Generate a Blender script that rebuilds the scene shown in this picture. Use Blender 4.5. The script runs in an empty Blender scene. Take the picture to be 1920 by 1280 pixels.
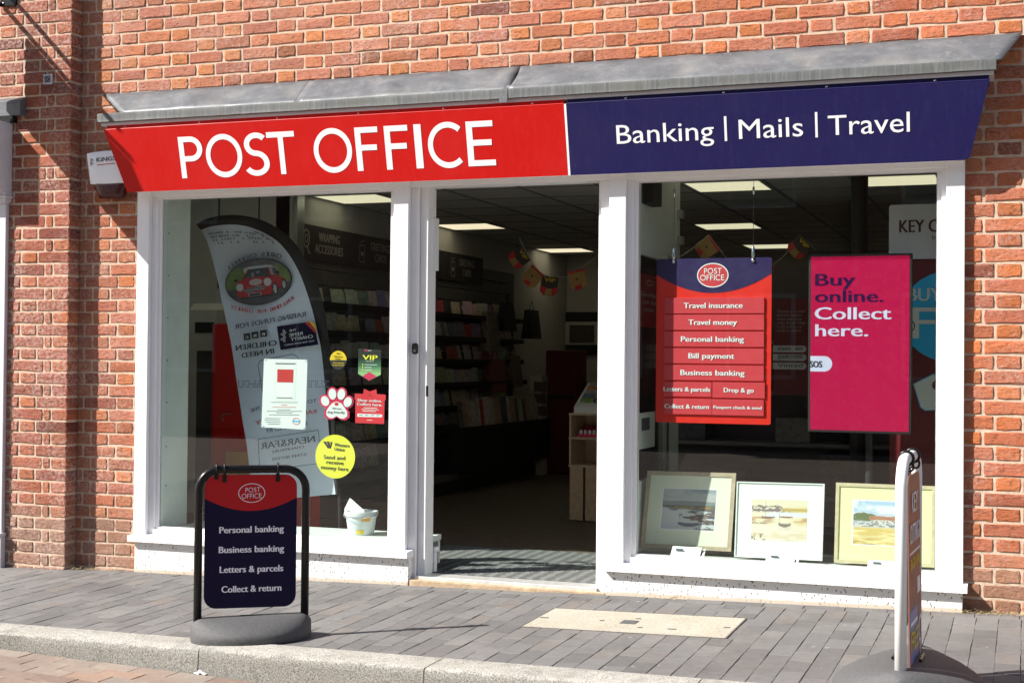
import bpy, bmesh, math, random
import numpy as np
from mathutils import Vector
random.seed(7); rng = np.random.default_rng(7)
S = bpy.context.scene
COL = S.collection

# ------------------------------------------------------------------ camera
F_PX, YAW, PITCH, ROLL = 2634.0, math.radians(20.08), math.radians(0.77), math.radians(0.526)
CAM = np.array([0.0, -7.3, 1.208])
FW = np.array([-math.sin(YAW)*math.cos(PITCH), math.cos(YAW)*math.cos(PITCH), math.sin(PITCH)])
RT0 = np.array([math.cos(YAW), math.sin(YAW), 0.0]); UP0 = np.cross(RT0, FW)
RT = math.cos(ROLL)*RT0 + math.sin(ROLL)*UP0
UP = -math.sin(ROLL)*RT0 + math.cos(ROLL)*UP0
cd = bpy.data.cameras.new('camera'); cd.sensor_width = 36.0; cd.lens = F_PX/1920*36.0
cd.clip_start = 0.05; cd.clip_end = 500
cam = bpy.data.objects.new('camera', cd); COL.objects.link(cam)
from mathutils import Matrix
cam.matrix_world = Matrix(((RT[0], UP[0], -FW[0], CAM[0]), (RT[1], UP[1], -FW[1], CAM[1]), (RT[2], UP[2], -FW[2], CAM[2]), (0, 0, 0, 1)))
S.camera = cam

# ------------------------------------------------------------------ light
SUN = np.array([1.47, 1.0, -1.47]); SUN = SUN/np.linalg.norm(SUN)
w = bpy.data.worlds.new('World'); S.world = w; w.use_nodes = True
nt = w.node_tree
sky = nt.nodes.new('ShaderNodeTexSky'); sky.sky_type = 'NISHITA'; sky.sun_disc = False
sky.sun_elevation = math.asin(-SUN[2]); sky.sun_rotation = math.atan2(-SUN[0], -SUN[1])
sky.air_density = 1.0; sky.dust_density = 1.2
nt.links.new(sky.outputs[0], nt.nodes['Background'].inputs[0])
nt.nodes['Background'].inputs[1].default_value = 0.064
sl = bpy.data.lights.new('sun', 'SUN'); sl.energy = 5.0; sl.angle = math.radians(0.5); sl.color = (1.0, 0.95, 0.88)
so = bpy.data.objects.new('sun', sl); COL.objects.link(so)
so.rotation_euler = Vector(tuple(SUN)).to_track_quat('-Z', 'Y').to_euler(); so.location = (-12, -12, 14)
S.view_settings.view_transform = 'Standard'; S.view_settings.look = 'None'
S.view_settings.gamma = 1.0; S.view_settings.use_curve_mapping = False
S.view_settings.exposure = 1.06

# ------------------------------------------------------------------ geometry helpers
def ray(px, py):
    return FW + RT*(px-960)/F_PX - UP*(py-640)/F_PX
def at(px, py, Y):                       # photo position -> point on the vertical plane y = Y
    d = ray(px, py); return CAM + d*(Y-CAM[1])/d[1]
def atX(px, py, X):
    d = ray(px, py); return CAM + d*(X-CAM[0])/d[0]
def atZ(px, py, Z):
    d = ray(px, py); return CAM + d*(Z-CAM[2])/d[2]
def atP(px, py, p, n):
    d = ray(px, py); return CAM + d*(np.dot(np.array(p)-CAM, n)/np.dot(d, n))
GX, GY = 0.0187, 0.010
def gz(x, y): return GX*x + GY*y
def atG(px, py, z0=0.0):
    d = ray(px, py); return CAM + d*((GX*CAM[0]+GY*CAM[1]+z0-CAM[2])/(d[2]-GX*d[0]-GY*d[1]))
def pix(p):
    v = np.array(p)-CAM; z = v@FW
    return 960+F_PX*(v@RT)/z, 640-F_PX*(v@UP)/z

class MB:
    def __init__(s): s.v = []; s.f = []; s.m = []
    def add(s, vs, fs, m=0):
        b = len(s.v); s.v += [tuple(map(float, q)) for q in vs]
        for f in fs: s.f.append([b+i for i in f]); s.m.append(m)
        return s
    def box(s, a, b, m=0, bev=0.0):
        x0, x1 = sorted((a[0], b[0])); y0, y1 = sorted((a[1], b[1])); z0, z1 = sorted((a[2], b[2]))
        if bev <= 0:
            vs = [(x0,y0,z0),(x1,y0,z0),(x1,y1,z0),(x0,y1,z0),(x0,y0,z1),(x1,y0,z1),(x1,y1,z1),(x0,y1,z1)]
            return s.add(vs, [(0,3,2,1),(4,5,6,7),(0,1,5,4),(1,2,6,5),(2,3,7,6),(3,0,4,7)], m)
        e = min(bev, (x1-x0)*.45, (y1-y0)*.45, (z1-z0)*.45)
        bm = bmesh.new(); bmesh.ops.create_cube(bm, size=1.0)
        for q in bm.verts: q.co = Vector(((x0+x1)/2+q.co.x*(x1-x0), (y0+y1)/2+q.co.y*(y1-y0), (z0+z1)/2+q.co.z*(z1-z0)))
        bmesh.ops.bevel(bm, geom=bm.edges[:], offset=e, segments=2, affect='EDGES', profile=.6)
        s.addbm(bm, m); return s
    def addbm(s, bm, m=0):
        bm.verts.index_update()
        s.add([q.co[:] for q in bm.verts], [[q.index for q in f.verts] for f in bm.faces], m); bm.free(); return s
    def prism(s, poly, n, t, m=0, cap=True):      # poly: 3D outline, extruded by t along n
        k = len(poly); n = np.array(n, float); P = [np.array(p, float) for p in poly]
        vs = P + [p+n*t for p in P]
        fs = [[i, (i+1) % k, k+(i+1) % k, k+i] for i in range(k)] + [list(range(k))[::-1], list(range(k, 2*k))]
        return s.add(vs, fs, m)
    def face(s, poly, m=0): return s.add(poly, [list(range(len(poly)))], m)
    def tube(s, path, r, seg=10, m=0, closed=False, flat=None):
        P = [np.array(p, float) for p in path]; n = len(P); vs = []; prev = None
        for i in range(n):
            a = P[(i-1) % n] if (closed or i > 0) else P[i]; b = P[(i+1) % n] if (closed or i < n-1) else P[i]
            t = b-a; t = t/(np.linalg.norm(t)+1e-12)
            if prev is None:
                ref = np.array((0, 0, 1.0)) if abs(t[2]) < .9 else np.array((0, 1.0, 0)); u = np.cross(t, ref)
            else: u = prev - t*np.dot(prev, t)
            u = u/(np.linalg.norm(u)+1e-12); prev = u; v = np.cross(t, u)
            ri = r[i] if hasattr(r, '__len__') else r
            for k in range(seg):
                c, q = math.cos(2*math.pi*k/seg), math.sin(2*math.pi*k/seg)
                off = u*c*ri + v*q*ri
                vs.append(P[i]+off)
        fs = []
        for i in range(n if closed else n-1):
            j = (i+1) % n
            for k in range(seg):
                k2 = (k+1) % seg; fs.append([i*seg+k, i*seg+k2, j*seg+k2, j*seg+k])
        if not closed: fs += [list(range(seg))[::-1], [(n-1)*seg+k for k in range(seg)]]
        return s.add(vs, fs, m)
    def lathe(s, prof, c, seg=24, m=0, sx=1.0, sy=1.0):
        vs = []
        for r, z in prof:
            for k in range(seg):
                a = 2*math.pi*k/seg; vs.append((c[0]+math.cos(a)*r*sx, c[1]+math.sin(a)*r*sy, c[2]+z))
        fs = []
        for i in range(len(prof)-1):
            for k in range(seg):
                k2 = (k+1) % seg; fs.append([i*seg+k, i*seg+k2, (i+1)*seg+k2, (i+1)*seg+k])
        fs += [list(range(seg))[::-1], [(len(prof)-1)*seg+k for k in range(seg)]]
        return s.add(vs, fs, m)
    def build(s, name, mats, parent=None, smooth=False):
        me = bpy.data.meshes.new(name)
        L = ORG.get(parent.name, np.zeros(3)) if parent is not None else np.zeros(3)
        me.from_pydata([tuple(np.array(q)-L) for q in s.v], [], s.f)
        if not isinstance(mats, (list, tuple)): mats = [mats]
        for q in mats: me.materials.append(q)
        if len(mats) > 1: me.polygons.foreach_set('material_index', s.m)
        if smooth: me.polygons.foreach_set('use_smooth', [True]*len(s.f))
        me.update()
        o = bpy.data.objects.new(name, me); COL.objects.link(o)
        if parent is not None: o.parent = parent
        ORG[o.name] = L if parent is not None else np.zeros(3)
        return o
ORG = {}
def smooth_by_angle(o, deg=40):
    me = o.data
    bm = bmesh.new(); bm.from_mesh(me)
    for f in bm.faces: f.smooth = True
    for e in bm.edges:
        if len(e.link_faces) == 2 and e.calc_face_angle(0) > math.radians(deg): e.smooth = False
    bm.to_mesh(me); bm.free()
def tag(o, label, cat, group=None, kind=None):
    if label: o['label'] = label
    if cat: o['category'] = cat
    if group: o['group'] = group
    if kind: o['kind'] = kind
    return o
def thing(name, label, cat, loc, group=None):
    o = bpy.data.objects.new(name, None); COL.objects.link(o)
    o.location = tuple(map(float, loc)); o.empty_display_size = .1
    ORG[o.name] = np.array(loc, float)
    return tag(o, label, cat, group)
def box(name, a, b, m, parent=None, bev=0.0): return MB().box(a, b, 0, bev).build(name, m, parent)

# ------------------------------------------------------------------ materials
def newmat(name):
    m = bpy.data.materials.new(name); m.use_nodes = True
    n = m.node_tree; return m, n, n.nodes['Principled BSDF']
def N(n, t, **kw):
    q = n.nodes.new(t)
    for k, v in kw.items(): setattr(q, k, v)
    return q
def noise(n, scale, detail=4, rough=.6, vec=None, sx=None):
    q = N(n, 'ShaderNodeTexNoise'); q.inputs['Scale'].default_value = scale; q.inputs['Detail'].default_value = detail; q.inputs['Roughness'].default_value = rough
    if vec is None: vec = coords(n)
    if sx:
        mp = N(n, 'ShaderNodeMapping'); mp.inputs['Scale'].default_value = sx; n.links.new(vec, mp.inputs[0]); vec = mp.outputs[0]
    n.links.new(vec, q.inputs['Vector']); return q.outputs['Fac']
def coords(n):
    g = n.nodes.get('geo_pos') or N(n, 'ShaderNodeNewGeometry'); g.name = 'geo_pos'
    return g.outputs['Position']
def ramp(n, fac, stops):
    r = N(n, 'ShaderNodeValToRGB'); e = r.color_ramp.elements
    while len(e) < len(stops): e.new(0.5)
    for q, (p, c) in zip(e, stops):
        q.position = p; q.color = (*c, 1) if hasattr(c, '__len__') else (c, c, c, 1)
    n.links.new(fac, r.inputs[0]); return r.outputs[0]
def mix(n, fac, a, b, mode='MIX'):
    q = N(n, 'ShaderNodeMix', data_type='RGBA', blend_type=mode)
    for sock, val in ((q.inputs[0], fac), (q.inputs[6], a), (q.inputs[7], b)):
        if isinstance(val, bpy.types.NodeSocket): n.links.new(val, sock)
        elif hasattr(val, '__len__'): sock.default_value = (*val[:3], 1)
        else: sock.default_value = val
    return q.outputs[2]
def bump(n, p, h, strength, dist=.01):
    b = N(n, 'ShaderNodeBump'); b.inputs['Strength'].default_value = strength; b.inputs['Distance'].default_value = dist
    n.links.new(h, b.inputs['Height']); n.links.new(b.outputs[0], p.inputs['Normal']); return b
def pm(name, col, rough=.5, metal=0.0, var=.12, scale=9, bmp=0.0, bscale=60, spec=.5, rvar=.08, emit=None):
    m, n, p = newmat(name)
    f = noise(n, scale, 5, .65)
    c = ramp(n, f, [(.3, tuple(x*(1-var) for x in col)), (.7, tuple(min(1, x*(1+var)) for x in col))])
    n.links.new(c, p.inputs['Base Color'])
    rr = ramp(n, noise(n, scale*2.3, 3), [(.3, max(0, rough-rvar)), (.7, min(1, rough+rvar))]); n.links.new(rr, p.inputs['Roughness'])
    p.inputs['Metallic'].default_value = metal; p.inputs['Specular IOR Level'].default_value = spec
    if bmp: bump(n, p, noise(n, bscale, 4), bmp)
    if emit:
        p.inputs['Emission Color'].default_value = (*emit[0], 1); p.inputs['Emission Strength'].default_value = emit[1]
    return m

def brick_mat(joined):
    m, n, p = newmat('brick_joined' if joined else 'brick')
    if joined:
        g = N(n, 'ShaderNodeNewGeometry')
        base = ramp(n, g.outputs['Random Per Island'], [(0, (.30,.125,.075)), (.3, (.34,.14,.085)), (.55, (.38,.155,.085)), (.8, (.40,.165,.08)), (1, (.30,.13,.09))])
        oi = g.outputs['Random Per Island']
    else:
        o = N(n, 'ShaderNodeObjectInfo'); base = o.outputs['Color']; oi = o.outputs['Random']
    f1 = noise(n, 24, 6, .75); f2 = noise(n, 75, 5, .75); f3 = noise(n, 210, 3, .8)
    c = mix(n, ramp(n, f1, [(.32, 0.0), (.68, .8)]), base, mix(n, 1.0, base, (1.36, 1.28, 1.22), 'MULTIPLY'))
    c = mix(n, ramp(n, f2, [(.30, .85), (.46, 0.0)]), c, mix(n, 1.0, base, (.45, .40, .42), 'MULTIPLY'))
    c = mix(n, ramp(n, f3, [(.60, 0.0), (.74, .5)]), c, (.52, .36, .27))
    c = mix(n, ramp(n, f3, [(.26, .7), (.38, 0.0)]), c, mix(n, 1.0, base, (.35, .32, .34), 'MULTIPLY'))
    # pale bloom in patches
    bl = noise(n, 3.1, 4, .6); bl2 = noise(n, 48, 5, .75)
    mul = N(n, 'ShaderNodeMath', operation='MULTIPLY'); sx_ = N(n, 'ShaderNodeSeparateXYZ'); n.links.new(coords(n), sx_.inputs[0]); pr_ = N(n, 'ShaderNodeMapRange'); pr_.inputs[1].default_value = -5.0; pr_.inputs[2].default_value = -5.6; pr_.inputs[3].default_value = 0.0; pr_.inputs[4].default_value = .11; n.links.new(sx_.outputs['X'], pr_.inputs[0])
    adx = N(n, 'ShaderNodeMath', operation='ADD'); n.links.new(bl, adx.inputs[0]); n.links.new(pr_.outputs[0], adx.inputs[1]); n.links.new(ramp(n, adx.outputs[0], [(.46, 0.0), (.70, 1.0)]), mul.inputs[0]); n.links.new(ramp(n, bl2, [(.44, 0.0), (.62, .8)]), mul.inputs[1])
    c = mix(n, mul.outputs[0], c, (.50, .38, .34))
    n.links.new(c, p.inputs['Base Color']); p.inputs['Roughness'].default_value = .9; p.inputs['Specular IOR Level'].default_value = .25
    # creased, hand-thrown face
    cr = noise(n, 26, 5, .75, sx=(1, 1, 2.6)); fine = noise(n, 160, 3, .7)
    mx = N(n, 'ShaderNodeMath', operation='MULTIPLY_ADD'); n.links.new(fine, mx.inputs[0]); mx.inputs[1].default_value = .3; n.links.new(ramp(n, cr, [(.25, 0.0), (.42, .75), (.7, 1.0)]), mx.inputs[2])
    bump(n, p, mx.outputs[0], 1.0, .010)
    return m
M = {}
M['brick'] = brick_mat(False); M['brick_joined'] = brick_mat(True)
M['mortar'] = pm('mortar', (.57, .44, .335), .95, var=.22, scale=30, bmp=.6, bscale=220, spec=.2)
def white_paint(name, col, speck=0.0):
    m, n, p = newmat(name)
    c = ramp(n, noise(n, 6, 5, .6), [(.3, tuple(x*.95 for x in col)), (.7, col)])
    if speck:
        vo = N(n, 'ShaderNodeTexVoronoi'); vo.inputs['Scale'].default_value = 66; vo.inputs['Randomness'].default_value = 1.0
        mp = N(n, 'ShaderNodeMapping'); mp.inputs['Scale'].default_value = (1, 1, .6); n.links.new(coords(n), mp.inputs[0]); n.links.new(mp.outputs[0], vo.inputs['Vector'])
        d = ramp(n, vo.outputs['Distance'], [(.20, 1.0), (.29, 0.0)])
        mk = ramp(n, noise(n, 7, 4, .7), [(.32, 0.0), (.48, 1.0)])
        mul = N(n, 'ShaderNodeMath', operation='MULTIPLY'); n.links.new(d, mul.inputs[0]); n.links.new(mk, mul.inputs[1])
        mul2 = N(n, 'ShaderNodeMath', operation='MULTIPLY'); n.links.new(mul.outputs[0], mul2.inputs[0]); mul2.inputs[1].default_value = speck
        c = mix(n, mul2.outputs[0], c, (.10, .075, .055))
        # splash dirt rising from the ground
        sp = N(n, 'ShaderNodeSeparateXYZ'); n.links.new(coords(n), sp.inputs[0])
        hh = N(n, 'ShaderNodeMath', operation='MULTIPLY_ADD'); n.links.new(sp.outputs['X'], hh.inputs[0]); hh.inputs[1].default_value = -GX; n.links.new(sp.outputs['Z'], hh.inputs[2])
        ad = N(n, 'ShaderNodeMath', operation='MULTIPLY_ADD'); n.links.new(noise(n, 18, 5, .7), ad.inputs[0]); ad.inputs[1].default_value = -.03; n.links.new(hh.outputs[0], ad.inputs[2])
        c = mix(n, ramp(n, ad.outputs[0], [(-.012, .7), (.006, 0.0)]), c, (.45, .36, .25))
    n.links.new(c, p.inputs['Base Color']); p.inputs['Roughness'].default_value = .42; p.inputs['Specular IOR Level'].default_value = .4
    return m
def sign_mat(name, col):
    m, n, p = newmat(name)
    st = noise(n, 1.0, 5, .7, sx=(34, 34, 1.3)); cl = noise(n, 3, 5, .6)
    c = mix(n, ramp(n, st, [(.5, 0.0), (.72, .16)]), col, tuple(min(1, x*1.25+.035) for x in col))
    c = mix(n, ramp(n, cl, [(.5, 0.0), (.75, .10)]), c, tuple(x*.8+.02 for x in col))
    c = mix(n, ramp(n, noise(n, 230, 2, .6), [(.70, 0.0), (.76, .25)]), c, (.4, .38, .36))
    n.links.new(c, p.inputs['Base Color']); p.inputs['Specular IOR Level'].default_value = .22
    n.links.new(ramp(n, cl, [(.3, .38), (.7, .55)]), p.inputs['Roughness']); bump(n, p, noise(n, 2.2, 2), .06, .05); return m
M['white'] = white_paint('white_paint', (.85, .85, .86))
M['plinth'] = white_paint('white_plinth_paint', (.78, .77, .75), .85)
M['white_in'] = pm('white_laminate', (.74, .78, .74), .5, var=.05)
M['red'] = sign_mat('red_panel', (.50, .0046, .0030))
M['navy'] = sign_mat('navy_panel', (.0105, .0085, .070))
M['signwhite'] = pm('white_vinyl', (.80, .80, .82), .45, var=.02, spec=.3)
M['black'] = pm('black_metal', (.006, .006, .007), .30, var=.2, spec=.28)
M['blackmat'] = pm('black_plastic', (.015, .014, .014), .6, var=.2)
M['alu'] = pm('aluminium', (.62, .63, .64), .35, 1.0, var=.1, scale=20)
M['steel'] = pm('bright_steel', (.75, .76, .78), .2, 1.0, var=.08, scale=20)
M['oldalu'] = pm('worn_aluminium', (.70, .70, .68), .45, .6, var=.15, scale=30)
M['tan'] = pm('worn_stone_threshold', (.42, .31, .20), .85, var=.3, scale=18, bmp=.4, bscale=90)
M['rubber'] = pm('grey_recycled_rubber', (.085, .085, .088), .62, var=.18, scale=70, bmp=.35, bscale=260, spec=.45)
def lead_mat():
    m, n, p = newmat('weathered_lead')
    f = noise(n, 5, 6, .65, sx=(1, 1, 2.2)); f2 = noise(n, 26, 5, .7, sx=(1, 1, .35))
    c = ramp(n, f, [(.28, (.075, .083, .095)), (.5, (.112, .120, .132)), (.72, (.175, .18, .188))])
    c = mix(n, ramp(n, f2, [(.56, 0.0), (.72, .5)]), c, (.235, .235, .235)); f3 = noise(n, 3.2, 3, .5, sx=(1, 1, .3))
    c = mix(n, ramp(n, f3, [(.56, 0.0), (.72, .40)]), c, (.25, .24, .22)); c = mix(n, ramp(n, noise(n, 60, 3, .7), [(.64, 0.0), (.72, .35)]), c, (.36, .40, .44))
    n.links.new(c, p.inputs['Base Color']); p.inputs['Metallic'].default_value = .12; p.inputs['Specular IOR Level'].default_value = .45
    n.links.new(ramp(n, noise(n, 9, 4), [(.3, .42), (.7, .62)]), p.inputs['Roughness'])
    bump(n, p, noise(n, 17, 4, .6), .12, .012); return m
M['lead'] = lead_mat()
def drip_mat():
    m, n, p = newmat('lead_drip_edge'); st = noise(n, 1.0, 4, .7, sx=(70, 70, 4))
    c = ramp(n, st, [(.32, (.062, .068, .072)), (.55, (.105, .112, .114)), (.75, (.165, .17, .166))]); c = mix(n, ramp(n, noise(n, 6, 4), [(.45, 0.0), (.7, .5)]), c, (.12, .115, .095))
    n.links.new(c, p.inputs['Base Color']); p.inputs['Roughness'].default_value = .6; p.inputs['Metallic'].default_value = .1; bump(n, p, st, .2, .004); return m
M['drip'] = drip_mat()
def glass_mat():
    m = bpy.data.materials.new('window_glass'); m.use_nodes = True; n = m.node_tree; n.nodes.clear()
    out = N(n, 'ShaderNodeOutputMaterial'); mx = N(n, 'ShaderNodeMixShader'); g = N(n, 'ShaderNodeNewGeometry'); dt = N(n, 'ShaderNodeVectorMath', operation='DOT_PRODUCT'); n.links.new(g.outputs['Normal'], dt.inputs[0]); n.links.new(g.outputs['Incoming'], dt.inputs[1])
    ab_ = N(n, 'ShaderNodeMath', operation='ABSOLUTE'); n.links.new(dt.outputs['Value'], ab_.inputs[0])
    om = N(n, 'ShaderNodeMath', operation='SUBTRACT'); om.inputs[0].default_value = 1.0; n.links.new(ab_.outputs[0], om.inputs[1])
    pw_ = N(n, 'ShaderNodeMath', operation='POWER'); n.links.new(om.outputs[0], pw_.inputs[0]); pw_.inputs[1].default_value = 5.0
    fr = N(n, 'ShaderNodeMath', operation='MULTIPLY_ADD'); n.links.new(pw_.outputs[0], fr.inputs[0]); fr.inputs[1].default_value = .93; fr.inputs[2].default_value = .07
    tr = N(n, 'ShaderNodeBsdfTransparent'); tr.inputs[0].default_value = (.88, .93, .91, 1); gl = N(n, 'ShaderNodeBsdfGlossy'); gl.inputs['Roughness'].default_value = 0.0
    n.links.new(fr.outputs[0], mx.inputs[0]); n.links.new(tr.outputs[0], mx.inputs[1]); n.links.new(gl.outputs[0], mx.inputs[2]); n.links.new(mx.outputs[0], out.inputs[0])
    e = bpy.data.materials.new('window_glass_back'); e.use_nodes = True; k = e.node_tree; k.nodes.clear()
    o2 = N(k, 'ShaderNodeOutputMaterial'); t2 = N(k, 'ShaderNodeBsdfTransparent'); t2.inputs[0].default_value = (.95, .98, .97, 1); k.links.new(t2.outputs[0], o2.inputs[0])
    return m, e
M['glass'], M['glass_back'] = glass_mat()
def paver_mat(name, stops, joined=False, patch=True):
    m, n, p = newmat(name)
    if joined:
        g = N(n, 'ShaderNodeNewGeometry'); r = g.outputs['Random Per Island']
    else:
        o = N(n, 'ShaderNodeObjectInfo'); r = o.outputs['Random']
    c = ramp(n, r, stops)
    c = mix(n, ramp(n, noise(n, 30, 5, .7), [(.3, .45), (.6, 0.0)]), c, mix(n, 1.0, c, (.62, .6, .6), 'MULTIPLY'))
    c = mix(n, ramp(n, noise(n, 2.2, 5, .65), [(.48, 0.0), (.75, .5)]), c, mix(n, 1.0, c, (1.5, 1.42, 1.35), 'MULTIPLY'))
    c = mix(n, ramp(n, noise(n, 1.5, 5, .6), [(.30, .6), (.50, 0.0)]), c, mix(n, 1.0, c, (.66, .62, .60), 'MULTIPLY'))
    c = mix(n, ramp(n, noise(n, 140, 3, .7), [(.62, 0.0), (.72, .4)]), c, (.34, .31, .28))
    c = mix(n, ramp(n, noise(n, 17, 2, .5), [(.755, 0.0), (.775, .7)]), c, (.36, .34, .32))
    n.links.new(c, p.inputs['Base Color']); p.inputs['Roughness'].default_value = .78; p.inputs['Specular IOR Level'].default_value = .35
    bump(n, p, noise(n, 120, 5, .7), .35, .006); return m
GS = [(0, (.128, .124, .122)), (.35, (.148, .144, .142)), (.6, (.163, .159, .157)), (.85, (.174, .169, .166)), (1, (.168, .152, .140))]
RS = [(0, (.21, .155, .128)), (.3, (.25, .195, .160)), (.6, (.29, .240, .200)), (.85, (.24, .20, .17)), (1, (.31, .205, .150))]
M['paver'] = paver_mat('grey_paver', GS); M['paver_j'] = paver_mat('grey_paver_joined', GS, True)
M['rpaver'] = paver_mat('red_paver', RS); M['rpaver_j'] = paver_mat('red_paver_joined', RS, True)
def granite(name, base, dark, lo=.40, hi=.62, sc=210, low_dark=0):
    m, n, p = newmat(name)
    f = noise(n, sc, 3, .8); f2 = noise(n, 4, 4)
    c = ramp(n, f, [(lo, dark), (hi, base)])
    c = mix(n, ramp(n, f2, [(.4, 0.0), (.75, .45)]), c, mix(n, 1.0, c, (.68, .64, .58), 'MULTIPLY'))
    if low_dark:      # darker towards the gutter, ragged upper edge
        sp = N(n, 'ShaderNodeSeparateXYZ'); n.links.new(coords(n), sp.inputs[0]); hh = N(n, 'ShaderNodeMath', operation='MULTIPLY_ADD'); n.links.new(sp.outputs['X'], hh.inputs[0]); hh.inputs[1].default_value = -GX; n.links.new(sp.outputs['Z'], hh.inputs[2])
        ad = N(n, 'ShaderNodeMath', operation='MULTIPLY_ADD'); n.links.new(noise(n, 9, 6, .7), ad.inputs[0]); ad.inputs[1].default_value = .05; n.links.new(hh.outputs[0], ad.inputs[2])
        c = mix(n, ramp(n, ad.outputs[0], [(-.012+.0, 0.0), (.02, 1.0)] if False else [(0.0, .62), (.011, 0.0)]), c, mix(n, 1.0, c, (.36, .365, .365), 'MULTIPLY'))
    n.links.new(c, p.inputs['Base Color']); p.inputs['Roughness'].default_value = .8
    bump(n, p, noise(n, 170, 4, .7), .4, .006); return m
M['kerb'] = granite('granite_kerb', (.50, .48, .43), (.12, .118, .112), .38, .58, 170, 1)
M['cover'] = granite('granite_cover', (.52, .485, .40), (.27, .245, .20), .36, .60, 130)
def sandy():
    m, n, p = newmat('sandy_joint'); c = ramp(n, noise(n, 7, 5, .75), [(.38, (.060, .052, .046)), (.52, (.13, .115, .10)), (.66, (.27, .23, .18))])
    n.links.new(c, p.inputs['Base Color']); p.inputs['Roughness'].default_value = .95; return m
M['sandy'] = sandy()
M['dirt'] = pm('joint_dirt', (.115, .104, .094), .95, var=.4, scale=60, bmp=.5, bscale=200)
M['straw'] = pm('dry_straw', (.48, .36, .17), .9, var=.35, scale=60)
M['darkfloor'] = pm('dark_wood_floor', (.125, .098, .078), .45, var=.3, scale=12)
M['ceil'] = pm('ceiling_tile', (.70, .70, .66), .9, var=.06, scale=40)
M['cgrid'] = pm('ceiling_grid', (.30, .30, .29), .6)
M['lamp'] = pm('lit_diffuser', (.8, .78, .7), .6, emit=((1.0, .88, .60), 0.44))
M['wall_in'] = pm('shop_wall', (.55, .54, .50), .8, var=.05)
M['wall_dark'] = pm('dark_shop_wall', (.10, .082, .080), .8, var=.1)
M['slat'] = pm('charcoal_slatwall', (.13, .122, .118), .6, var=.15)
M['wood'] = pm('pale_pine', (.62, .46, .28), .65, var=.18, scale=25)
M['ply'] = pm('pale_ply', (.64, .50, .34), .65, var=.12, scale=25)
M['brown'] = pm('brown_sign_face', (.20, .082, .058), .5, var=.06)
M['maroon'] = pm('maroon_board', (.15, .010, .014), .5, var=.1)
M['bluep'] = pm('bright_blue_print', (.02, .50, .92), .5, var=.05)
M['screen'] = pm('lit_magenta_screen', (.20, .005, .03), .25, var=.03, emit=((.70, .008, .085), .24))
M['scr_white'] = pm('lit_white_text', (.42, .42, .52), .3, emit=((.7, .7, 1.0), .16))
M['scr_navy'] = pm('lit_navy_text', (.016, .003, .035), .3, emit=((.05, .008, .12), .08))
M['darkred'] = pm('deep_red_lacquer', (.72, .016, .010), .35, var=.08)
M['orange'] = pm('orange_plastic', (.60, .17, .03), .5)
M['yellow'] = pm('fluorescent_yellow_vinyl', (.80, .78, .06), .5, var=.03)
M['gold'] = pm('golden_yellow_print', (.80, .55, .02), .5, var=.03)
M['ink'] = pm('black_print', (.02, .02, .022), .6, var=.05)
M['inkgrey'] = pm('grey_print', (.10, .10, .13), .6, var=.05)
M['inkred'] = pm('red_print', (.55, .03, .03), .6, var=.05)
M['pink'] = pm('cerise_print', (.62, .03, .10), .5, var=.05)
M['parcelred'] = pm('coral_red_print', (.66, .035, .05), .5, var=.04)
M['paper'] = pm('white_paper', (.76, .80, .79), .6, var=.02)
M['flag'] = pm('white_flag_cloth', (.66, .72, .84), .8, var=.05, scale=5, bmp=.15, bscale=9)
M['bucket'] = pm('white_bucket_plastic', (.62, .66, .68), .4, var=.04)
M['red_lens'] = pm('dark_red_lens', (.055, .006, .007), .3, var=.15)
M['alarm_white'] = pm('alarm_white_plastic', (.86, .88, .92), .4, var=.02)
M['orangeprint'] = pm('orange_print', (.70, .33, .05), .5)
M['green'] = pm('green_print', (.10, .30, .08), .6)
M['slatred'] = pm('bright_red_slat', (.60, .050, .065), .45, var=.04)
M['hangred'] = pm('vivid_red_board', (.72, .022, .012), .45, var=.03)
M['hangnavy'] = pm('navy_board', (.026, .016, .085), .45, var=.05)
M['abred'] = pm('deep_red_board', (.46, .016, .020), .6, var=.04, spec=.15)
M['abnavy'] = pm('ink_navy_board', (.011, .008, .036), .6, var=.08, spec=.12)
M['abtext'] = pm('pale_text', (.86, .85, .94), .5, var=.02)
M['blueblock'] = pm('lilac_blue_print', (.19, .20, .42), .5, var=.04)
M['cream'] = pm('cream_mount', (.70, .72, .58), .8, var=.03)
M['mountwhite'] = pm('white_mount', (.74, .78, .75), .8, var=.02)
M['mountyellow'] = pm('pale_yellow_mount', (.72, .72, .40), .8, var=.03)
M['neigh'] = pm('neighbour_grey_paint', (.62, .62, .66), .5, var=.06)
M['shadeglass'] = pm('dark_door_glass', (.018, .017, .016), .12, var=.1, spec=.5)
M['opp_wall'] = pm('opposite_brick', (.16, .085, .06), .9, var=.25, scale=4)
M['opp_trim'] = pm('opposite_trim', (.5, .5, .48), .6)
M['opp_roof'] = pm('opposite_slate', (.09, .09, .10), .7, var=.2)
def print_mat():
    m, n, p = newmat('printed_picture')
    a = N(n, 'ShaderNodeVertexColor'); a.layer_name = 'print'
    n.links.new(a.outputs[0], p.inputs['Base Color']); p.inputs['Roughness'].default_value = .6; return m
M['print'] = print_mat()
def objcol(name, rough=.7):
    m, n, p = newmat(name); o = N(n, 'ShaderNodeObjectInfo')
    c = mix(n, ramp(n, noise(n, 34, 3, .7), [(.45, 0.0), (.6, .55)]), o.outputs['Color'], mix(n, 1.0, o.outputs['Color'], (.45, .35, .38), 'MULTIPLY'))
    n.links.new(c, p.inputs['Base Color']); p.inputs['Roughness'].default_value = rough; return m
M['card'] = objcol('card_stock')
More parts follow.
